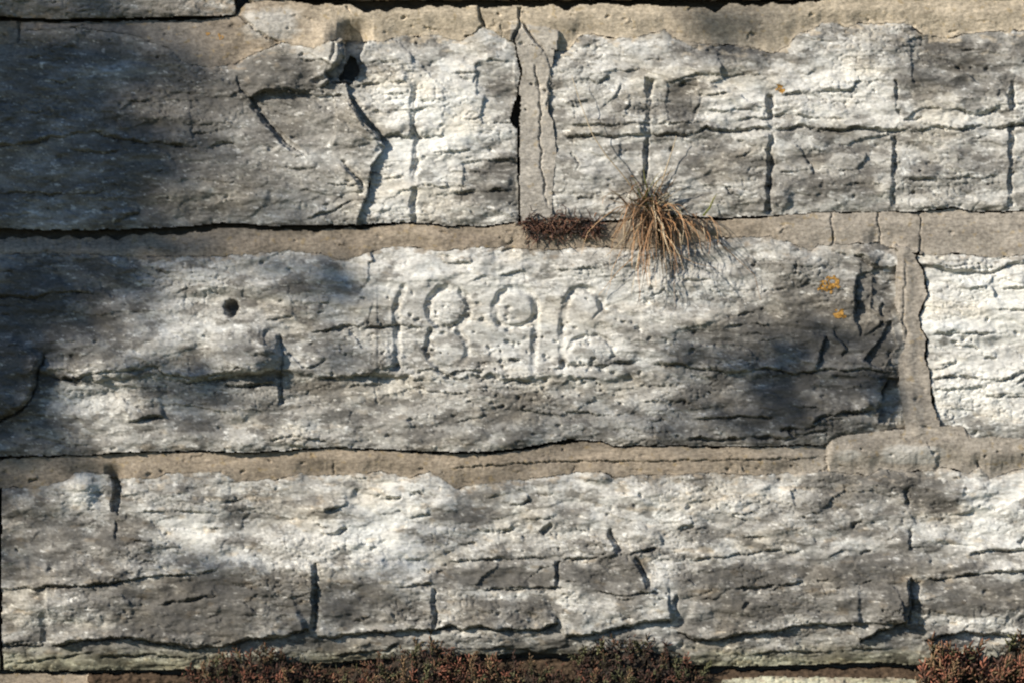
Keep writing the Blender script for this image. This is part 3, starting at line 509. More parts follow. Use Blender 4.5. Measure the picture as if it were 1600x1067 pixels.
Wt -= 0.19*crust*np.where((X < 560) & (Y < 350), 0.35, 1.0)*(1-sstep(0.75, 0.95, Wt))
fl = sstep(0.30, 0.46, fbm(X/19, Y/8.5, 113, 4, 0.6)-0.1); Wt += 0.24*fl*(1-sstep(0.6, 0.9, Wt))
sp = sstep(0.46, 0.6, fbm(X/16, Y/6, 114, 4, 0.55)); Wt += 0.34*sp*(1-sstep(0.55, 0.8, Wt))
ds = sstep(0.42, 0.62, fbm(X/11, Y/6.5, 115, 3, 0.6)); Wt -= 0.18*ds
Wt += 0.09*fbm(X/5, Y/4, 116, 3)
Wt = 0.515+(Wt-0.50)*1.22
ramp_x = [0.0, 0.22, 0.42, 0.60, 0.78, 1.0]
ramp = np.array([(0.105,0.098,0.086),(0.160,0.150,0.132),(0.245,0.232,0.206),(0.375,0.360,0.322),(0.54,0.525,0.480),(0.68,0.665,0.605)])
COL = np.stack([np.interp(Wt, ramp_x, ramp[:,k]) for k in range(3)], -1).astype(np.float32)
tan_ = sstep(0.05, 0.5, fbm(X/110, Y/60, 117, 4))[...,None]*0.4; COL = COL*(1-tan_)+COL*np.array([1.05,0.97,0.84])*tan_
blu = sstep(0.1, 0.5, fbm(X/80, Y/50, 118, 4))[...,None]*0.7; COL = COL*(1-blu)+COL*np.array([0.97,1.0,1.03])*blu
rust = (sstep(0.35, 0.6, fbm(X/34, Y/16, 119, 4))*0.45)[...,None]*sstep(560, 720, Y)[...,None]; COL = COL*(1-rust)+COL*np.array([1.08,0.92,0.72])*rust
# mortar colour: sandy tan, greyer and paler repair mortar to the right
mb = np.array([0.29,0.240,0.180]); mg = np.array([0.33,0.292,0.240]); ml = np.array([0.50,0.425,0.315])
gmix = np.clip(sstep(1130, 1300, X)*(Y > 250)*(Y < 800)+vmask_f*1.0+(Y < 200)*0.25*sstep(700, 1000, X), 0, 1)[...,None]
MC = mb*(1-gmix)+mg*gmix
lt = ((Y < 200)*sstep(380, 600, X))[...,None]*0.8; MC = MC*(1-lt)+ml*lt
vm1 = (vmask_f*(Y < 348))[...,None]; MC = MC*(1-0.85*vm1)+np.array([0.385,0.355,0.305])*0.85*vm1
MC = MC*(1+0.34*fbm(X/60, Y/30, 121, 4)[...,None]+0.34*fbm(X/6, Y/5, 122, 3, 0.7)[...,None])
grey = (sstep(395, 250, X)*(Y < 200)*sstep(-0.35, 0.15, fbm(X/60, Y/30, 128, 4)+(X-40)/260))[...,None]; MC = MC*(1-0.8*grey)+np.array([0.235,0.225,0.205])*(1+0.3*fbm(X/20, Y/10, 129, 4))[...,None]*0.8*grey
wh = sstep(0.0, 0.7, np.exp(-(((X-1425)/48)**4+((Y-710)/15)**4))+np.exp(-(((X-1325)/22)**4+((Y-712)/10)**4))*0.6+0.8*np.exp(-(((X-425)/45)**4+((Y-38)/26)**4))+0.35*fbm(X/20, Y/10, 123, 3)*1.0-0.12)[...,None]
MC = MC*(1-wh*0.75)+np.array([0.52,0.50,0.45])*wh*0.75
st = (sstep(0.0, 0.8, np.exp(-(((X-1130)/90)**4+((Y-40)/40)**4))+np.exp(-(((X-730)/50)**4+((Y-375)/18)**4))*0.6+np.exp(-(((X-180)/200)**4+((Y-60)/50)**4))*0.8+0.4*fbm(X/36, Y/14, 124, 3)))[...,None]*0.5
MC = MC*(1-st)+MC*np.array([0.55,0.54,0.55])*st
pitc = sstep(0.5, 0.7, fbm(X/5, Y/4, 130, 2))[...,None]*0.45; MC = MC*(1-pitc)+MC*np.array([0.45,0.42,0.38])*pitc
yl = sstep(0.45, 0.6, fbm(X/14, Y/12, 125, 3))[...,None]*0.4; MC = MC*(1-yl)+np.array([0.42,0.30,0.13])*yl*(0.8)
MC = np.clip(MC, 0.03, 0.75).astype(np.float32)
pb = (np.hypot((X-800)/13, (Y-57)/10) < 1) ; MC[pb] = MC[pb]*0.5
moss = (sstep(1000, 1036, Y+10*fbm(X/30, Y/10, 109, 3))*(Y < d4.mean())*0.75)[...,None]; COL = COL*(1-moss)+COL*np.array([0.80,0.80,0.58])*moss
sm = (sstep(0.12, 0.4, fbm(X/24, Y/11, 127, 4, 0.6)+0.55*np.exp(-np.clip(dt, 0, None)/9.0)-0.22)*np.exp(-np.clip(dt, 0, None)/40.0)*(dt < 90))[...,None]     # mortar smeared over the tops of the blocks
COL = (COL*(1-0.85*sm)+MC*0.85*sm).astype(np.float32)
LC = np.array([0.36,0.20,0.055])*(1+0.9*fbm(X/4, Y/4, 126, 3)[...,None])

# ------------------------------------------------------------------ cut the grid into objects
wall = tag(empty('limestone_masonry', (0, 0, 0)), 'old limestone block wall with tan mortar joints and a carved date', 'wall')
def world(px, py, h): return np.stack([(px-800)/1000, -h/1000, ZC-(py-533.5)/1000], -1)
idx = np.arange(NX*NY).reshape(NY, NX)
cl = lab[:-1,:-1]; cf = fam[:-1,:-1]
BACK = -62.0
def cut(i, Hh, col, mat, name, parent, label=None, skirt=True):
    m = cl == i
    if not m.any(): return None
    a = idx[:-1,:-1][m]; q = np.stack([a, a+NX, a+NX+1, a+1], -1)
    u, inv = np.unique(q, return_inverse=True); Q = inv.reshape(-1,4)
    px, py = X.ravel()[u], Y.ravel()[u]; hh = Hh.ravel()[u]
    V = world(px, py, hh); Cc = col.reshape(-1,3)[u]
    if skirt:
        f = cf[m][0]; same = np.pad(cf == f, 1)[:, :]
        jj, ii = np.nonzero(m); es = []
        for dj, di, va_, vb_ in ((-1,0,(0,0),(0,1)), (1,0,(1,1),(1,0)), (0,-1,(1,0),(0,0)), (0,1,(0,1),(1,1))):
            o = ~same[jj+1+dj, ii+1+di]; j, k = jj[o], ii[o]
            es.append(np.stack([idx[j+va_[0], k+va_[1]], idx[j+vb_[0], k+vb_[1]]], -1))
        e = np.concatenate(es); ue, ie = np.unique(e, return_inverse=True); ie = ie.reshape(-1,2); n0 = len(V); nu = len(ue)
        p3, q3, h3 = X.ravel()[ue], Y.ravel()[ue], Hh.ravel()[ue]
        V = np.concatenate([V, world(p3, q3, h3), world(p3, q3, np.full(nu, BACK))])
        cc = col.reshape(-1,3)[ue]; Cc = np.concatenate([Cc, cc, cc])
        Q = np.concatenate([Q, np.stack([n0+ie[:,0], n0+ie[:,1], n0+nu+ie[:,1], n0+nu+ie[:,0]], -1)])
    o = obj(name, mesh_np(name, V, Q, None, Cc), mat, parent)
    if label: o['label'] = label
    return o
stones = {1: 'block of the course above the dark shaded block', 2: None, 3: None, 4: 'dark weathered block with a flaked right end', 5: 'small pale block beside the upright mortar joint',
          6: 'long pale block with upright drill grooves', 7: 'long block with the carved date 1896', 8: 'bright white layered block', 9: 'long block above the stonecrop with patchy grey crust', 10: None, 11: None, 12: None, 13: None}
OB = {}
for i, lb in stones.items():
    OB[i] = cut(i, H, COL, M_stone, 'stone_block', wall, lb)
HM[:] = np.where((lab == 49) | (np.roll(lab, 1, 0) == 49) | (np.roll(lab, 1, 1) == 49), -20+16*sstep(1040, 1062, Y)+5*fbm(X/14, Y/8, 84, 4, 0.65), HM)
SOC = (np.array([0.075,0.052,0.034])*(1+0.6*fbm(X/10, Y/7, 85, 4, 0.65))[...,None]).clip(0.01, 1).astype(np.float32)
tag(cut(49, HM, SOC, M_mort, 'soil_fill', wall), kind='stuff')
for i in list(range(20, 28))+list(range(30, 37))+list(range(40, 44))+[46, 47, 48, 50]:
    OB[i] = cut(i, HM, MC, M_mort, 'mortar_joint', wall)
for k, ch in enumerate('1896'):
    i = 60+['1','8','9','6'].index(ch)
    cut(i, H, COL, M_stone, 'carved_digit', OB[7], 'carved digit %s' % ch, False)
LCf = np.clip(LC, 0.02, 0.8).astype(np.float32)
H2 = H+0.8
cut(70, H2, LCf, M_lich, 'lichen_patch', OB[7], 'orange lichen ring', False); cut(71, H2, LCf, M_lich, 'lichen_patch', OB[7], 'round orange lichen spot', False)
cut(72, H2, LCf, M_lich, 'lichen_patch', OB[6], 'tiny orange lichen spot', False); cut(73, HM+0.6, (LCf*0.8+MC*0.2).astype(np.float32), M_lich, 'lichen_patch', OB[21], 'yellow lichen spots', False)
# the dark core of the wall, deep in the joints
bx0, bx1, bz0, bz1 = (XA-800)/1000, (XB-800)/1000, ZC-(YB-533.5)/1000, ZC-(YA-533.5)/1000
gx, gz = np.meshgrid(np.linspace(bx0, bx1, 60), np.linspace(bz0, bz1, 40)); gi = np.arange(2400).reshape(40, 60)
V = np.stack([gx.ravel(), 0.040+0.006*perlin(gx*20, gz*20, 131).ravel(), gz.ravel()], -1)
obj('rubble_core', mesh_np('rubble_core', V, np.stack([gi[:-1,:-1], gi[:-1,1:], gi[1:,1:], gi[1:,:-1]], -1).reshape(-1,4), None, np.full((2400,3), 0.10)*np.array([1.1,1,0.85])), M_mort, wall)

# ------------------------------------------------------------------ the rest of the wall, beyond the picture
frng = np.random.default_rng(3)
def far_block(x0, x1, z0, z1, name='stone_block'):
    nx, nz = max(4, int((x1-x0)/0.011)), max(4, int((z1-z0)/0.011))
    u, v = np.meshgrid(np.linspace(0, 1, nx), np.linspace(0, 1, nz)); px = x0+(x1-x0)*u; pz = z0+(z1-z0)*v
    e = np.minimum(np.minimum(u*(x1-x0), (1-u)*(x1-x0)), np.minimum(v*(z1-z0), (1-v)*(z1-z0)))
    s = frng.uniform(0, 50)
    h = 0.010+0.012*fbm(px*4+s, pz*9, 141, 4)+0.007*fbm(px*13+s, pz*30, 142, 5, 0.6)-0.014*np.exp(-(e+0.012*fbm(px*18+s, pz*18, 145, 3))/0.014)
    V = np.stack([px, -h, pz], -1).reshape(-1,3); g = np.arange(nx*nz).reshape(nz, nx)
    Q = np.stack([g[:-1,:-1], g[:-1,1:], g[1:,1:], g[1:,:-1]], -1).reshape(-1,4)
    ring = np.concatenate([g[0,:-1], g[:-1,-1], g[-1,:0:-1], g[:0:-1,0]]); n0 = len(V)
    B = V[ring].copy(); B[:,1] = 0.08; V = np.concatenate([V, V[ring], B]); k = np.arange(len(ring)); k2 = np.roll(k, -1); R = len(ring)
    Q = np.concatenate([Q, np.stack([n0+k2, n0+k, n0+R+k, n0+R+k2], -1)])
    wt = 0.56+0.42*fbm(V[:,0]*7+s, V[:,2]*16, 143, 5, 0.65)
    obj(name, mesh_np(name, V, Q, None, np.stack([np.interp(wt, ramp_x, ramp[:,c]) for c in range(3)], -1)), M_stone, wall)
zcuts = [0.0, 0.36, 0.70, bz0-0.012, bz1+0.012, bz1+0.36, bz1+0.70]
WX = 3.2
for r in range(len(zcuts)-1):
    z0, z1 = zcuts[r], zcuts[r+1]
    mid = r == 3
    rows = [(z0, z1)] if not mid else [(bz0+(bz1-bz0)*k/5, bz0+(bz1-bz0)*(k+1)/5) for k in range(5)]
    for (a, b) in rows:
        spans = [(-WX, WX)] if not mid else [(-WX, bx0-0.012), (bx1+0.012, WX)]
        for (s0, s1) in spans:
            x = s0
            while x < s1-0.02:
                nx_ = x+frng.uniform(0.6, 1.3)
                if s1-nx_ < 0.4: nx_ = s1
                far_block(x+0.011, nx_-0.011, a+0.011, b-0.011); x = nx_
for (x0, x1_, z0, z1) in ((-WX, WX, -0.05, bz0-0.002), (-WX, WX, bz1+0.002, bz1+0.70), (-WX, bx0-0.002, bz0-0.002, bz1+0.002), (bx1+0.002, WX, bz0-0.002, bz1+0.002)):
    nx, nz = max(2, int((x1_-x0)/0.06)), max(2, int((z1-z0)/0.06)); gx, gz = np.meshgrid(np.linspace(x0, x1_, nx), np.linspace(z0, z1, nz)); g = np.arange(nx*nz).reshape(nz, nx)
    V = np.stack([gx.ravel(), 0.004*fbm(gx*9, gz*9, 144, 3).ravel()+0.002, gz.ravel()], -1)
    obj('mortar_joint', mesh_np('mortar_joint', V, np.stack([g[:-1,:-1], g[:-1,1:], g[1:,1:], g[1:,:-1]], -1).reshape(-1,4), None, np.tile(mb, (len(V),1))), M_mort, wall)
# solid body behind, closed at the top by a coping
def boxmesh(name, a, b, col):
    x0,y0,z0 = a; x1_,y1,z1 = b
    V = [(x0,y0,z0),(x1_,y0,z0),(x1_,y1,z0),(x0,y1,z0),(x0,y0,z1),(x1_,y0,z1),(x1_,y1,z1),(x0,y1,z1)]
    Q = [(0,3,2,1),(4,5,6,7),(0,1,5,4),(1,2,6,5),(2,3,7,6),(3,0,4,7)]
    return mesh_np(name, V, Q, None, np.tile(col, (8,1)), False)
obj('wall_body', boxmesh('wall_body', (-WX, 0.085, -0.05), (WX, 0.55, bz1+0.695), mg), M_mort, wall)
for k in range(6):
    o = obj('coping_stone', boxmesh('coping_stone', (-WX+k*2*WX/6+0.006, -0.06, bz1+0.70), (-WX+(k+1)*2*WX/6-0.006, 0.60, bz1+0.82), ramp[2]), M_stone, wall)
    bv = o.modifiers.new('bevel', 'BEVEL'); bv.width = 0.02; bv.segments = 3

# ------------------------------------------------------------------ ground
n = 80; g1 = np.linspace(-1, 1, n); g1 = np.sign(g1)*np.abs(g1)**2.2*200
gx, gy = np.meshgrid(g1, g1); g = np.arange(n*n).reshape(n, n)
V = np.stack([gx.ravel(), gy.ravel(), 0.02*fbm(gx/1.5, gy/1.5, 151, 3).ravel()], -1)
cg = np.array([0.10,0.105,0.05])*(1+0.35*fbm(gx/2, gy/2, 152, 4).ravel()[:,None])
tag(obj('ground', mesh_np('ground', V, np.stack([g[:-1,:-1], g[:-1,1:], g[1:,1:], g[1:,:-1]], -1).reshape(-1,4), None, cg), M_mort), kind='structure')

# ------------------------------------------------------------------ plants
def wp(px, py, out=0.0): return Vector(((px-800)/1000, -out/1000, ZC-(py-533.5)/1000))
def hat(px, py):
    j = min(max(np.searchsorted(ys, py), 0), NY-1); i = min(max(np.searchsorted(xs, px), 0), NX-1)
    l = lab[j, i]
    return float(-30 if l == 0 else (HM if l in surfM else H)[j, i])
class Geo:
    def __init__(s): s.V = []; s.Q = []; s.T = []; s.C = []
    def tube(s, P, R, col, sides=4, col2=None):
        n0 = len(s.V); P = [Vector(p) for p in P]; n = len(P)
        for i, p in enumerate(P):
            d = (P[min(i+1, n-1)]-P[max(i-1, 0)]); d = d.normalized() if d.length > 1e-9 else Vector((0,0,1))
            a = d.cross(Vector((0.3, -0.9, 0.2))); a = a.normalized() if a.length > 1e-6 else Vector((1,0,0)); b = d.cross(a)
            t = i/(n-1); c = np.array(col)*(1-t)+np.array(col if col2 is None else col2)*t
            for k in range(sides):
                q = 2*math.pi*k/sides; s.V.append(p+(a*math.cos(q)+b*math.sin(q))*R[i]); s.C.append(c)
        for i in range(n-1):
            for k in range(sides):
                k2 = (k+1) % sides; s.Q.append((n0+i*sides+k, n0+i*sides+k2, n0+(i+1)*sides+k2, n0+(i+1)*sides+k))
    def blade(s, P, wd, col, col2, side):
        """a grass blade: tapering ribbon with a keel"""
        n0 = len(s.V); P = [Vector(p) for p in P]; n = len(P)
        for i, p in enumerate(P):
            d = (P[min(i+1, n-1)]-P[max(i-1, 0)]).normalized(); a = d.cross(side); a = a.normalized() if a.length > 1e-6 else Vector((1,0,0)); k = d.cross(a)
            t = i/(n-1); r = wd*(1-t)**0.7*(0.7+0.3*min(1, t*5))+0.00012; c = np.array(col)*(1-t)+np.array(col2)*t
            for q in (p-a*r+k*r*0.45, p-k*r*0.25, p+a*r+k*r*0.45): s.V.append(q); s.C.append(c)
        for i in range(n-1):
            for k in (0, 1): s.Q.append((n0+i*3+k, n0+i*3+k+1, n0+(i+1)*3+k+1, n0+(i+1)*3+k))
    def spindle(s, p, d, ln, r, col, col2):
        """a plump little leaf"""
        n0 = len(s.V); d = d.normalized(); a = d.cross(Vector((0.31,0.2,0.9))).normalized(); b = d.cross(a)
        s.V.append(p); s.C.append(np.array(col))
        for (t, q) in ((0.35, 1.0), (0.72, 0.75)):
            for k in range(4):
                th = k*math.pi/2; s.V.append(p+d*ln*t+(a*math.cos(th)+b*math.sin(th))*r*q); s.C.append(np.array(col)*(1-t)+np.array(col2)*t)
        s.V.append(p+d*ln); s.C.append(np.array(col2))
        for k in range(4):
            k2 = (k+1) % 4; s.T.append((n0, n0+1+k2, n0+1+k)); s.Q.append((n0+1+k, n0+1+k2, n0+5+k2, n0+5+k)); s.T.append((n0+5+k, n0+5+k2, n0+9))
    def build(s, name, mat, parent=None, smooth=True, origin=None):
        V = np.array([tuple(v) for v in s.V], np.float32)
        if origin is not None: V = V-np.array(origin, np.float32)
        me = mesh_np(name, V, s.Q if s.Q else None, s.T if s.T else None, np.array(s.C), smooth)
        return obj(name, me, mat, parent)
R = random.Random(11)
# -- the grass tuft
root = wp(1022, 338, 6)
tuft = tag(empty('grass_tuft', root), 'dry orange brown grass tuft growing from the mortar above the date block', 'grass')
def blade_path(p, d, ln, droop, n=7):
    P = [p.copy()]; v = d.normalized()
    for i in range(n):
        v = (v+Vector((R.gauss(0,.16), R.gauss(0,.12), -droop/n+R.gauss(0,.08)))).normalized(); q = P[-1]+v*ln/n
        px, py = q.x*1000+800, (ZC-q.z)*1000+533.5; lim = -(hat(px, py)+1.5)/1000
        if q.y > lim: q.y = lim
        P.append(q)
    return P
cols = [((0.17,0.095,0.05),(0.34,0.18,0.08)), ((0.24,0.15,0.08),(0.40,0.26,0.14)), ((0.11,0.07,0.04),(0.22,0.13,0.07)), ((0.32,0.25,0.16),(0.44,0.36,0.24)), ((0.20,0.11,0.055),(0.36,0.20,0.10)), ((0.07,0.05,0.035),(0.15,0.10,0.06))]
mass = Geo(); green = Geo()
for k in range(190):
    u = R.random()
    if u < 0.56:      # hanging skirt
        p = wp(R.gauss(1020, 13), R.gauss(330, 16), R.uniform(2, 20)); d = Vector((R.gauss(-0.02, .5), -R.uniform(.2, 1.0), R.uniform(-.8, .7))); P = blade_path(p, d, R.uniform(.06, .145), R.uniform(1.8, 3.8))
    elif u < 0.80:    # spreading to the right along the joint
        p = wp(R.uniform(1030, 1105), R.gauss(343, 7), R.uniform(2, 14)); d = Vector((R.uniform(-.1, .9), -R.uniform(.3, 1.0), R.uniform(-.4, .6))); P = blade_path(p, d, R.uniform(.03, .075), R.uniform(1.8, 3.6))
    else:             # short upright crown
        p = wp(R.gauss(1018, 12), R.gauss(330, 14), R.uniform(2, 14)); d = Vector((R.gauss(0, .38), -R.uniform(.2, .6), 1)); P = blade_path(p, d, R.uniform(.03, .085), R.uniform(.0, .9))
    c = R.choice(cols); gr = u > 0.80 and R.random() < 0.5
    (green if gr else mass).blade([q-root for q in P], R.uniform(.0006, .0013), (0.07,0.09,0.025) if gr else c[0], (0.20,0.17,0.05) if gr else c[1], Vector((R.gauss(0,1), R.gauss(0,1), R.gauss(0,1))))
core_shade = Geo()  # short dark blades added to stand in for shadow inside the tuft
for k in range(150):
    p = wp(R.gauss(1024, 13), R.gauss(345, 17), R.uniform(0, 10)); d = Vector((R.gauss(0,.8), -R.uniform(.1,.8), R.gauss(-.2,.9))); P = blade_path(p, d, R.uniform(.012, .035), R.uniform(0, 2), 4)
    core_shade.blade([q-root for q in P], R.uniform(.0007, .0014), R.choice([(0.04,0.03,0.02),(0.08,0.05,0.03),(0.055,0.05,0.025)]), (0.10,0.065,0.035), Vector((R.gauss(0,1), R.gauss(0,1), R.gauss(0,1))))
tag(core_shade.build('core_shade_blades', M_leaf, tuft), kind='stuff')
tag(mass.build('dead_blades', M_leaf, tuft), kind='stuff'); tag(green.build('green_blades', M_leaf, tuft), kind='stuff')
for pts, wd, c in (([(1000,312,8),(975,278,26),(945,243,34),(925,212,36),(905,160,34),(893,120,30)], .0012, 3), ([(1030,300,10),(1040,265,20),(1050,235,24),(1056,214,24)], .0012, 3), ([(1008,345,10),(985,362,20),(965,384,24),(945,402,24)], .0012, 3),
                   ([(1022,378,18),(1050,395,26),(1085,412,26),(1120,420,22)], .0009, 1), ([(1120,375,12),(1150,405,18),(1178,430,16),(1188,470,14)], .0008, 2), ([(992,400,14),(965,425,18),(935,462,14)], .0008, 1), ([(1098,338,8),(1108,326,14),(1114,312,16),(1120,303,16)], .0016, 9), ([(994,330,8),(972,350,18),(955,372,20)], .0009, 1),
                   ([(1012,300,8),(1007,280,14),(1004,258,16)], .0012, 9), ([(1000,335,8),(975,320,20),(950,312,22)], .0008, 1), ([(995,322,8),(978,318,16),(972,330,18),(968,345,18)], .0009, 3)):
    gq = Geo(); P = [wp(*p)-root for p in pts]; cc = ((0.10,0.12,0.03),(0.22,0.20,0.07)) if c == 9 else cols[c]
    if c == 9: gq.blade(P, wd*1.3, cc[0], cc[1], Vector((0,-1,.2)))
    else: gq.tube(P, [wd*(1-.6*i/(len(P)-1)) for i in range(len(P))], cc[0], 4, cc[1])
    gq.build('grass_stem', M_leaf, tuft)
# -- withered mat beside it
mroot = wp(872, 352, 0); mat_ = tag(empty('withered_stonecrop', mroot), 'withered dark red wiry plant in the joint left of the grass tuft', 'plant')
for (x0, x1_, y0, n_) in ((816, 872, 356, 150), (868, 936, 354, 190)):
    gq = Geo()
    for k in range(n_):
        p = wp(R.uniform(x0, x1_), y0+R.gauss(0, 8), R.uniform(3, 12)); d = Vector((R.gauss(0,1), -R.uniform(.1, 1), R.gauss(-.1, .8))); P = [p-mroot]; v = d.normalized()
        for i in range(4): v = (v+Vector((R.gauss(0,.5), R.gauss(-.05,.3), R.gauss(-.12,.5)))).normalized(); P.append(P[-1]+v*R.uniform(.003, .0062))
        c = R.choice([(0.07,0.036,0.026),(0.10,0.05,0.034),(0.045,0.03,0.024),(0.17,0.09,0.055),(0.035,0.026,0.022)])
        gq.tube(P, [.0011,.0010,.0008,.0006,.0003], c, 3)
    tag(gq.build('twigs', M_leaf, mat_), kind='stuff')

# -- stonecrop along the ledge
PAL = [((0.085,0.075,0.035),(0.26,0.12,0.075)), ((0.11,0.06,0.04),(0.34,0.13,0.08)), ((0.06,0.065,0.03),(0.16,0.15,0.075)), ((0.13,0.10,0.055),(0.36,0.22,0.12)), ((0.045,0.035,0.025),(0.12,0.06,0.045))]
def shoot_mesh(kind):
    gq = Geo(); c1, c2 = PAL[kind % 5]; H_ = R.uniform(.014, .026); lean = Vector((R.gauss(0,.25), R.gauss(-.1,.25), 1)).normalized()
    gq.tube([Vector((0,0,-.004)), lean*H_*.5, lean*H_], [.0013,.0011,.0006], np.array(c1)*.8, 4)
    nl = R.randint(9, 16)
    for k in range(nl):
        t = (k+1)/nl; th = k*2.4+R.gauss(0,.3); up = .55+1.3*t+R.gauss(0,.25)
        gq.spindle(lean*H_*t, Vector((math.cos(th), math.sin(th), up)), R.uniform(.007, .0125)*(1-.2*t), R.uniform(.0008, .0013), np.array(c1)*R.uniform(.6, 1.1), np.array(c2)*R.uniform(.45, 1.3))
    me_o = gq.build('shoot', M_leaf); me = me_o.data; bpy.data.objects.remove(me_o); return me
SH = [shoot_mesh(k) for k in range(20)]
SW = [4 if k % 5 in (2, 4) else 3 for k in range(20)]
def stonecrop(x0, x1_, top, nsh, label, size=1.0, wts=None):
    tp = np.array(top, float); topf = lambda px: float(np.interp(px, tp[:,0], tp[:,1])+4*math.sin(px*.21)+3*math.sin(px*.57))
    pr = wp((x0+x1_)/2, 1085, 0); t = tag(empty('stonecrop', pr), label, 'plant', None)
    bulge = lambda px, a: 2+34*math.sin(min(1, a*1.3)*1.45)*min(1, .2+min(px-x0, x1_-px)/45)
    # matted stems and leaves over a sheet coloured dark as shade between shoots
    nx, nt = max(8, int((x1_-x0)/5)), 14; V = []; Cc = []
    for i in range(nx+1):
        px = x0+(x1_-x0)*i/nx; e_ = min(1, min(i, nx-i)/5.0); ty = topf(px)+16+(1-e_)*34
        for k in range(nt+1):
            a = k/nt; z = ty+(1100-ty)*a; V.append(tuple(wp(px, z, bulge(px, a)-7+9*float(perlin(px/9, z/9, 161))+5*float(perlin(px/4, z/4, 162)))-pr)); q = 0.5+0.8*R.random(); Cc.append((0.032*q,0.024*q,0.017*q))
    g = np.arange((nx+1)*(nt+1)).reshape(nx+1, nt+1); n0 = (nx+1)*(nt+1)
    lg = Geo(); lg.V = [Vector(v) for v in V]; lg.C = [np.array(c) for c in Cc]; lg.Q = [tuple(q) for q in np.stack([g[:-1,:-1], g[1:,:-1], g[1:,1:], g[:-1,1:]], -1).reshape(-1,4)]
    for k in range(int((x1_-x0)*3.4)):
        px = R.uniform(x0-14, x1_+14) if R.random() < .25 else R.uniform(x0, x1_); ty = topf(min(max(px, x0), x1_)); a = R.random(); py = ty+6+(1104-ty-6)*a; c = np.array(R.choice([(0.05,0.035,0.022),(0.09,0.05,0.032),(0.035,0.03,0.02),(0.14,0.10,0.06),(0.07,0.065,0.03),(0.15,0.07,0.045)]))
        lg.spindle(wp(px, py, max(bulge(min(max(px, x0), x1_), a)-6, hat(px, py)))-pr, Vector((R.gauss(0,.6), -R.uniform(.1, 1.2), R.gauss(.6,.7))), R.uniform(.006, .014), R.uniform(.0006, .0012), c*.6, c*1.3)
    tag(lg.build('litter_and_shade', M_leaf, t, False), kind='stuff')
    for k in range(nsh):
        px = R.uniform(x0+2, x1_-2); ty = topf(px); a = R.random()**.9; py = ty+14+(1100-ty-14)*a
        o = bpy.data.objects.new('shoot', R.choices(SH, wts or SW)[0]); C.objects.link(o); o.parent = t
        o.location = wp(px, py, bulge(px, a))-pr
        o.rotation_euler = (R.gauss(.5, .4), R.gauss(0, .55), R.uniform(-.6, .6)); s_ = R.uniform(.7, 1.3)*size; o.scale = (s_,)*3
stonecrop(292, 528, [(292,1050),(320,1028),(360,1013),(400,1007),(430,1013),(470,1028),(500,1036),(528,1042)], 105, 'red brown stonecrop mat under the grey crusted end of the bottom block')
stonecrop(522, 712, [(522,1044),(580,1028),(630,1006),(660,995),(685,995),(712,1012)], 100, 'stonecrop mat creeping up into the open joint, next to the grey crusted end')
stonecrop(708, 880, [(708,1018),(745,1024),(770,1028),(810,1033),(850,1036),(880,1046)], 68, 'low stonecrop mat between two taller stonecrop cushions')
stonecrop(888, 1106, [(888,1030),(905,1006),(935,998),(980,986),(1020,988),(1050,1010),(1085,1030),(1106,1050)], 92, 'dark domed stonecrop cushion with few red tips below the flaked shadow line', 1.0, [5 if k % 5 in (2, 4) else 1 for k in range(20)])
stonecrop(1440, 1720, [(1440,1036),(1456,1014),(1480,1008),(1520,1016),(1550,1012),(1572,1000),(1600,978),(1650,966),(1720,1020)], 150, 'bright orange tipped stonecrop cushion climbing the block right of the drill slot', 1.5, [1 if k % 5 in (2, 4) else 4 for k in range(20)])

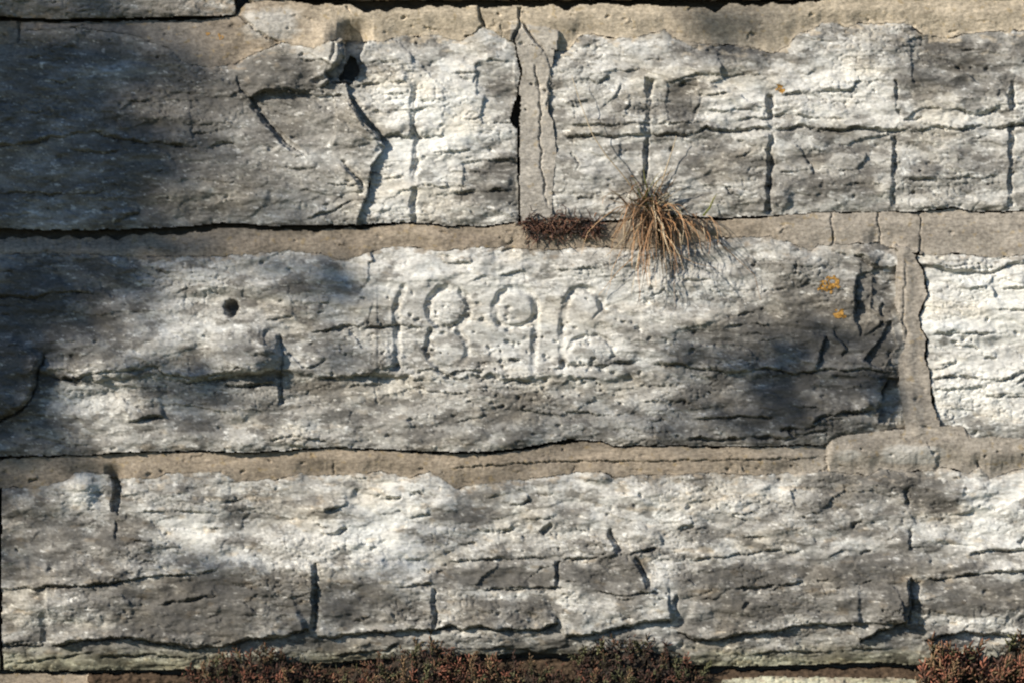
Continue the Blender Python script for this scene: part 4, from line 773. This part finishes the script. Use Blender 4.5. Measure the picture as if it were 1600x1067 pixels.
# ------------------------------------------------------------------ the tree whose shade falls on the wall (it stands left of the camera, out of the picture)
def at(px, py, t): return wp(px, py, 10)+SDIR*t
tb = at(-100, 300, 5.6); tloc = Vector((tb.x-0.5, tb.y-0.2, 0))
tree = tag(empty('shade_tree', tloc), 'leafy tree standing in front of the wall and shading its left part', 'tree')
gq = Geo(); gq.tube([Vector((0,0,-.1)), Vector((.05,0,1.5)), Vector((.0,.05,3.2)), Vector((.1,.0,5.0)), Vector((.15,.05,7.2))], [.17,.14,.12,.08,.03], (0.09,0.07,0.05), 10)
leaf = Geo()
def leaf_clump(c, rad, n_, size=(.03, .06)):
    for k in range(n_):
        d = Vector((R.gauss(0,1), R.gauss(0,1), R.gauss(0,1))); p = c+d*rad*.5-tloc
        a = Vector((R.gauss(0,1), R.gauss(0,1), R.gauss(0,1))).normalized(); b = a.cross(Vector((R.gauss(0,1), R.gauss(0,1), R.gauss(0,1)))).normalized(); s_ = R.uniform(*size); n0 = len(leaf.V)
        for q in (p-a*s_, p+b*s_*.45, p+a*s_, p-b*s_*.45): leaf.V.append(q); leaf.C.append(np.array((0.05,0.085,0.025))*R.uniform(.6, 1.4))
        leaf.Q.append((n0, n0+1, n0+2, n0+3))
def limb(c):
    s0 = Vector((.05, .0, max(2.2, (c-tloc).z*0.62))); e = c-tloc; m_ = s0.lerp(e, .5)+Vector((0,0,.15)); gq.tube([s0, m_, e], [.035,.02,.006], (0.09,0.07,0.05), 6)
SHADE = [(40,190,5.6,.12,120), (10,280,5.6,.08,60), (0,110,5.6,.06,30), (150,160,5.7,.08,30), (170,270,5.5,.08,28), (70,290,5.6,.10,64), (-80,200,5.6,.20,260), (-80,430,5.6,.13,130), (-20,520,5.5,.10,56), (-100,615,5.6,.10,100), (-260,530,5.8,.18,200), (120,430,5.6,.07,12), (200,90,5.7,.06,14),
         (490,440,5.5,.05,7), (330,610,5.5,.06,6)]
for (px, py, t, rad, n_) in SHADE:
    c = at(px, py, t); leaf_clump(c, rad, n_)
    if n_ >= 50: limb(c)
def spray(x0, x1q, y0, y1q, t, n_, size):
    """an open spray of leaves on a side branch"""
    for k in range(n_): leaf_clump(at(R.uniform(x0, x1q), R.uniform(y0, y1q), t+R.uniform(-.15, .15)), 0.001, 1, size)
spray(1050, 1260, 525, 685, 4.4, 50, (.022, .036)); spray(1240, 1400, 500, 670, 4.4, 28, (.022, .036)); spray(1080, 1230, 10, 80, 4.6, 16, (.02, .03)); spray(220, 430, 600, 680, 4.6, 18, (.02, .03)); spray(90, 260, 390, 450, 4.8, 14, (.02, .03))
e0 = at(1240,610,4.4)-tloc; gq.tube([Vector((.1,0,3.0)), e0.lerp(Vector((.1,0,3.6)), .6), e0.lerp(Vector((.1,0,4.2)), .25), e0], [.03,.009,.006,.004], (0.09,0.07,0.05), 6)
for k in range(60):      # the bulk of the crown, its shade falls left of the picture
    c = at(R.uniform(-1900, -520), R.uniform(-1500, 500), R.uniform(5, 7.2))
    leaf_clump(c, .45, 130, (.04, .08))
    if k % 3 == 0: limb(c)
gq.build('trunk', M_mort, tree); tag(leaf.build('crown', M_leaf, tree), kind=None)
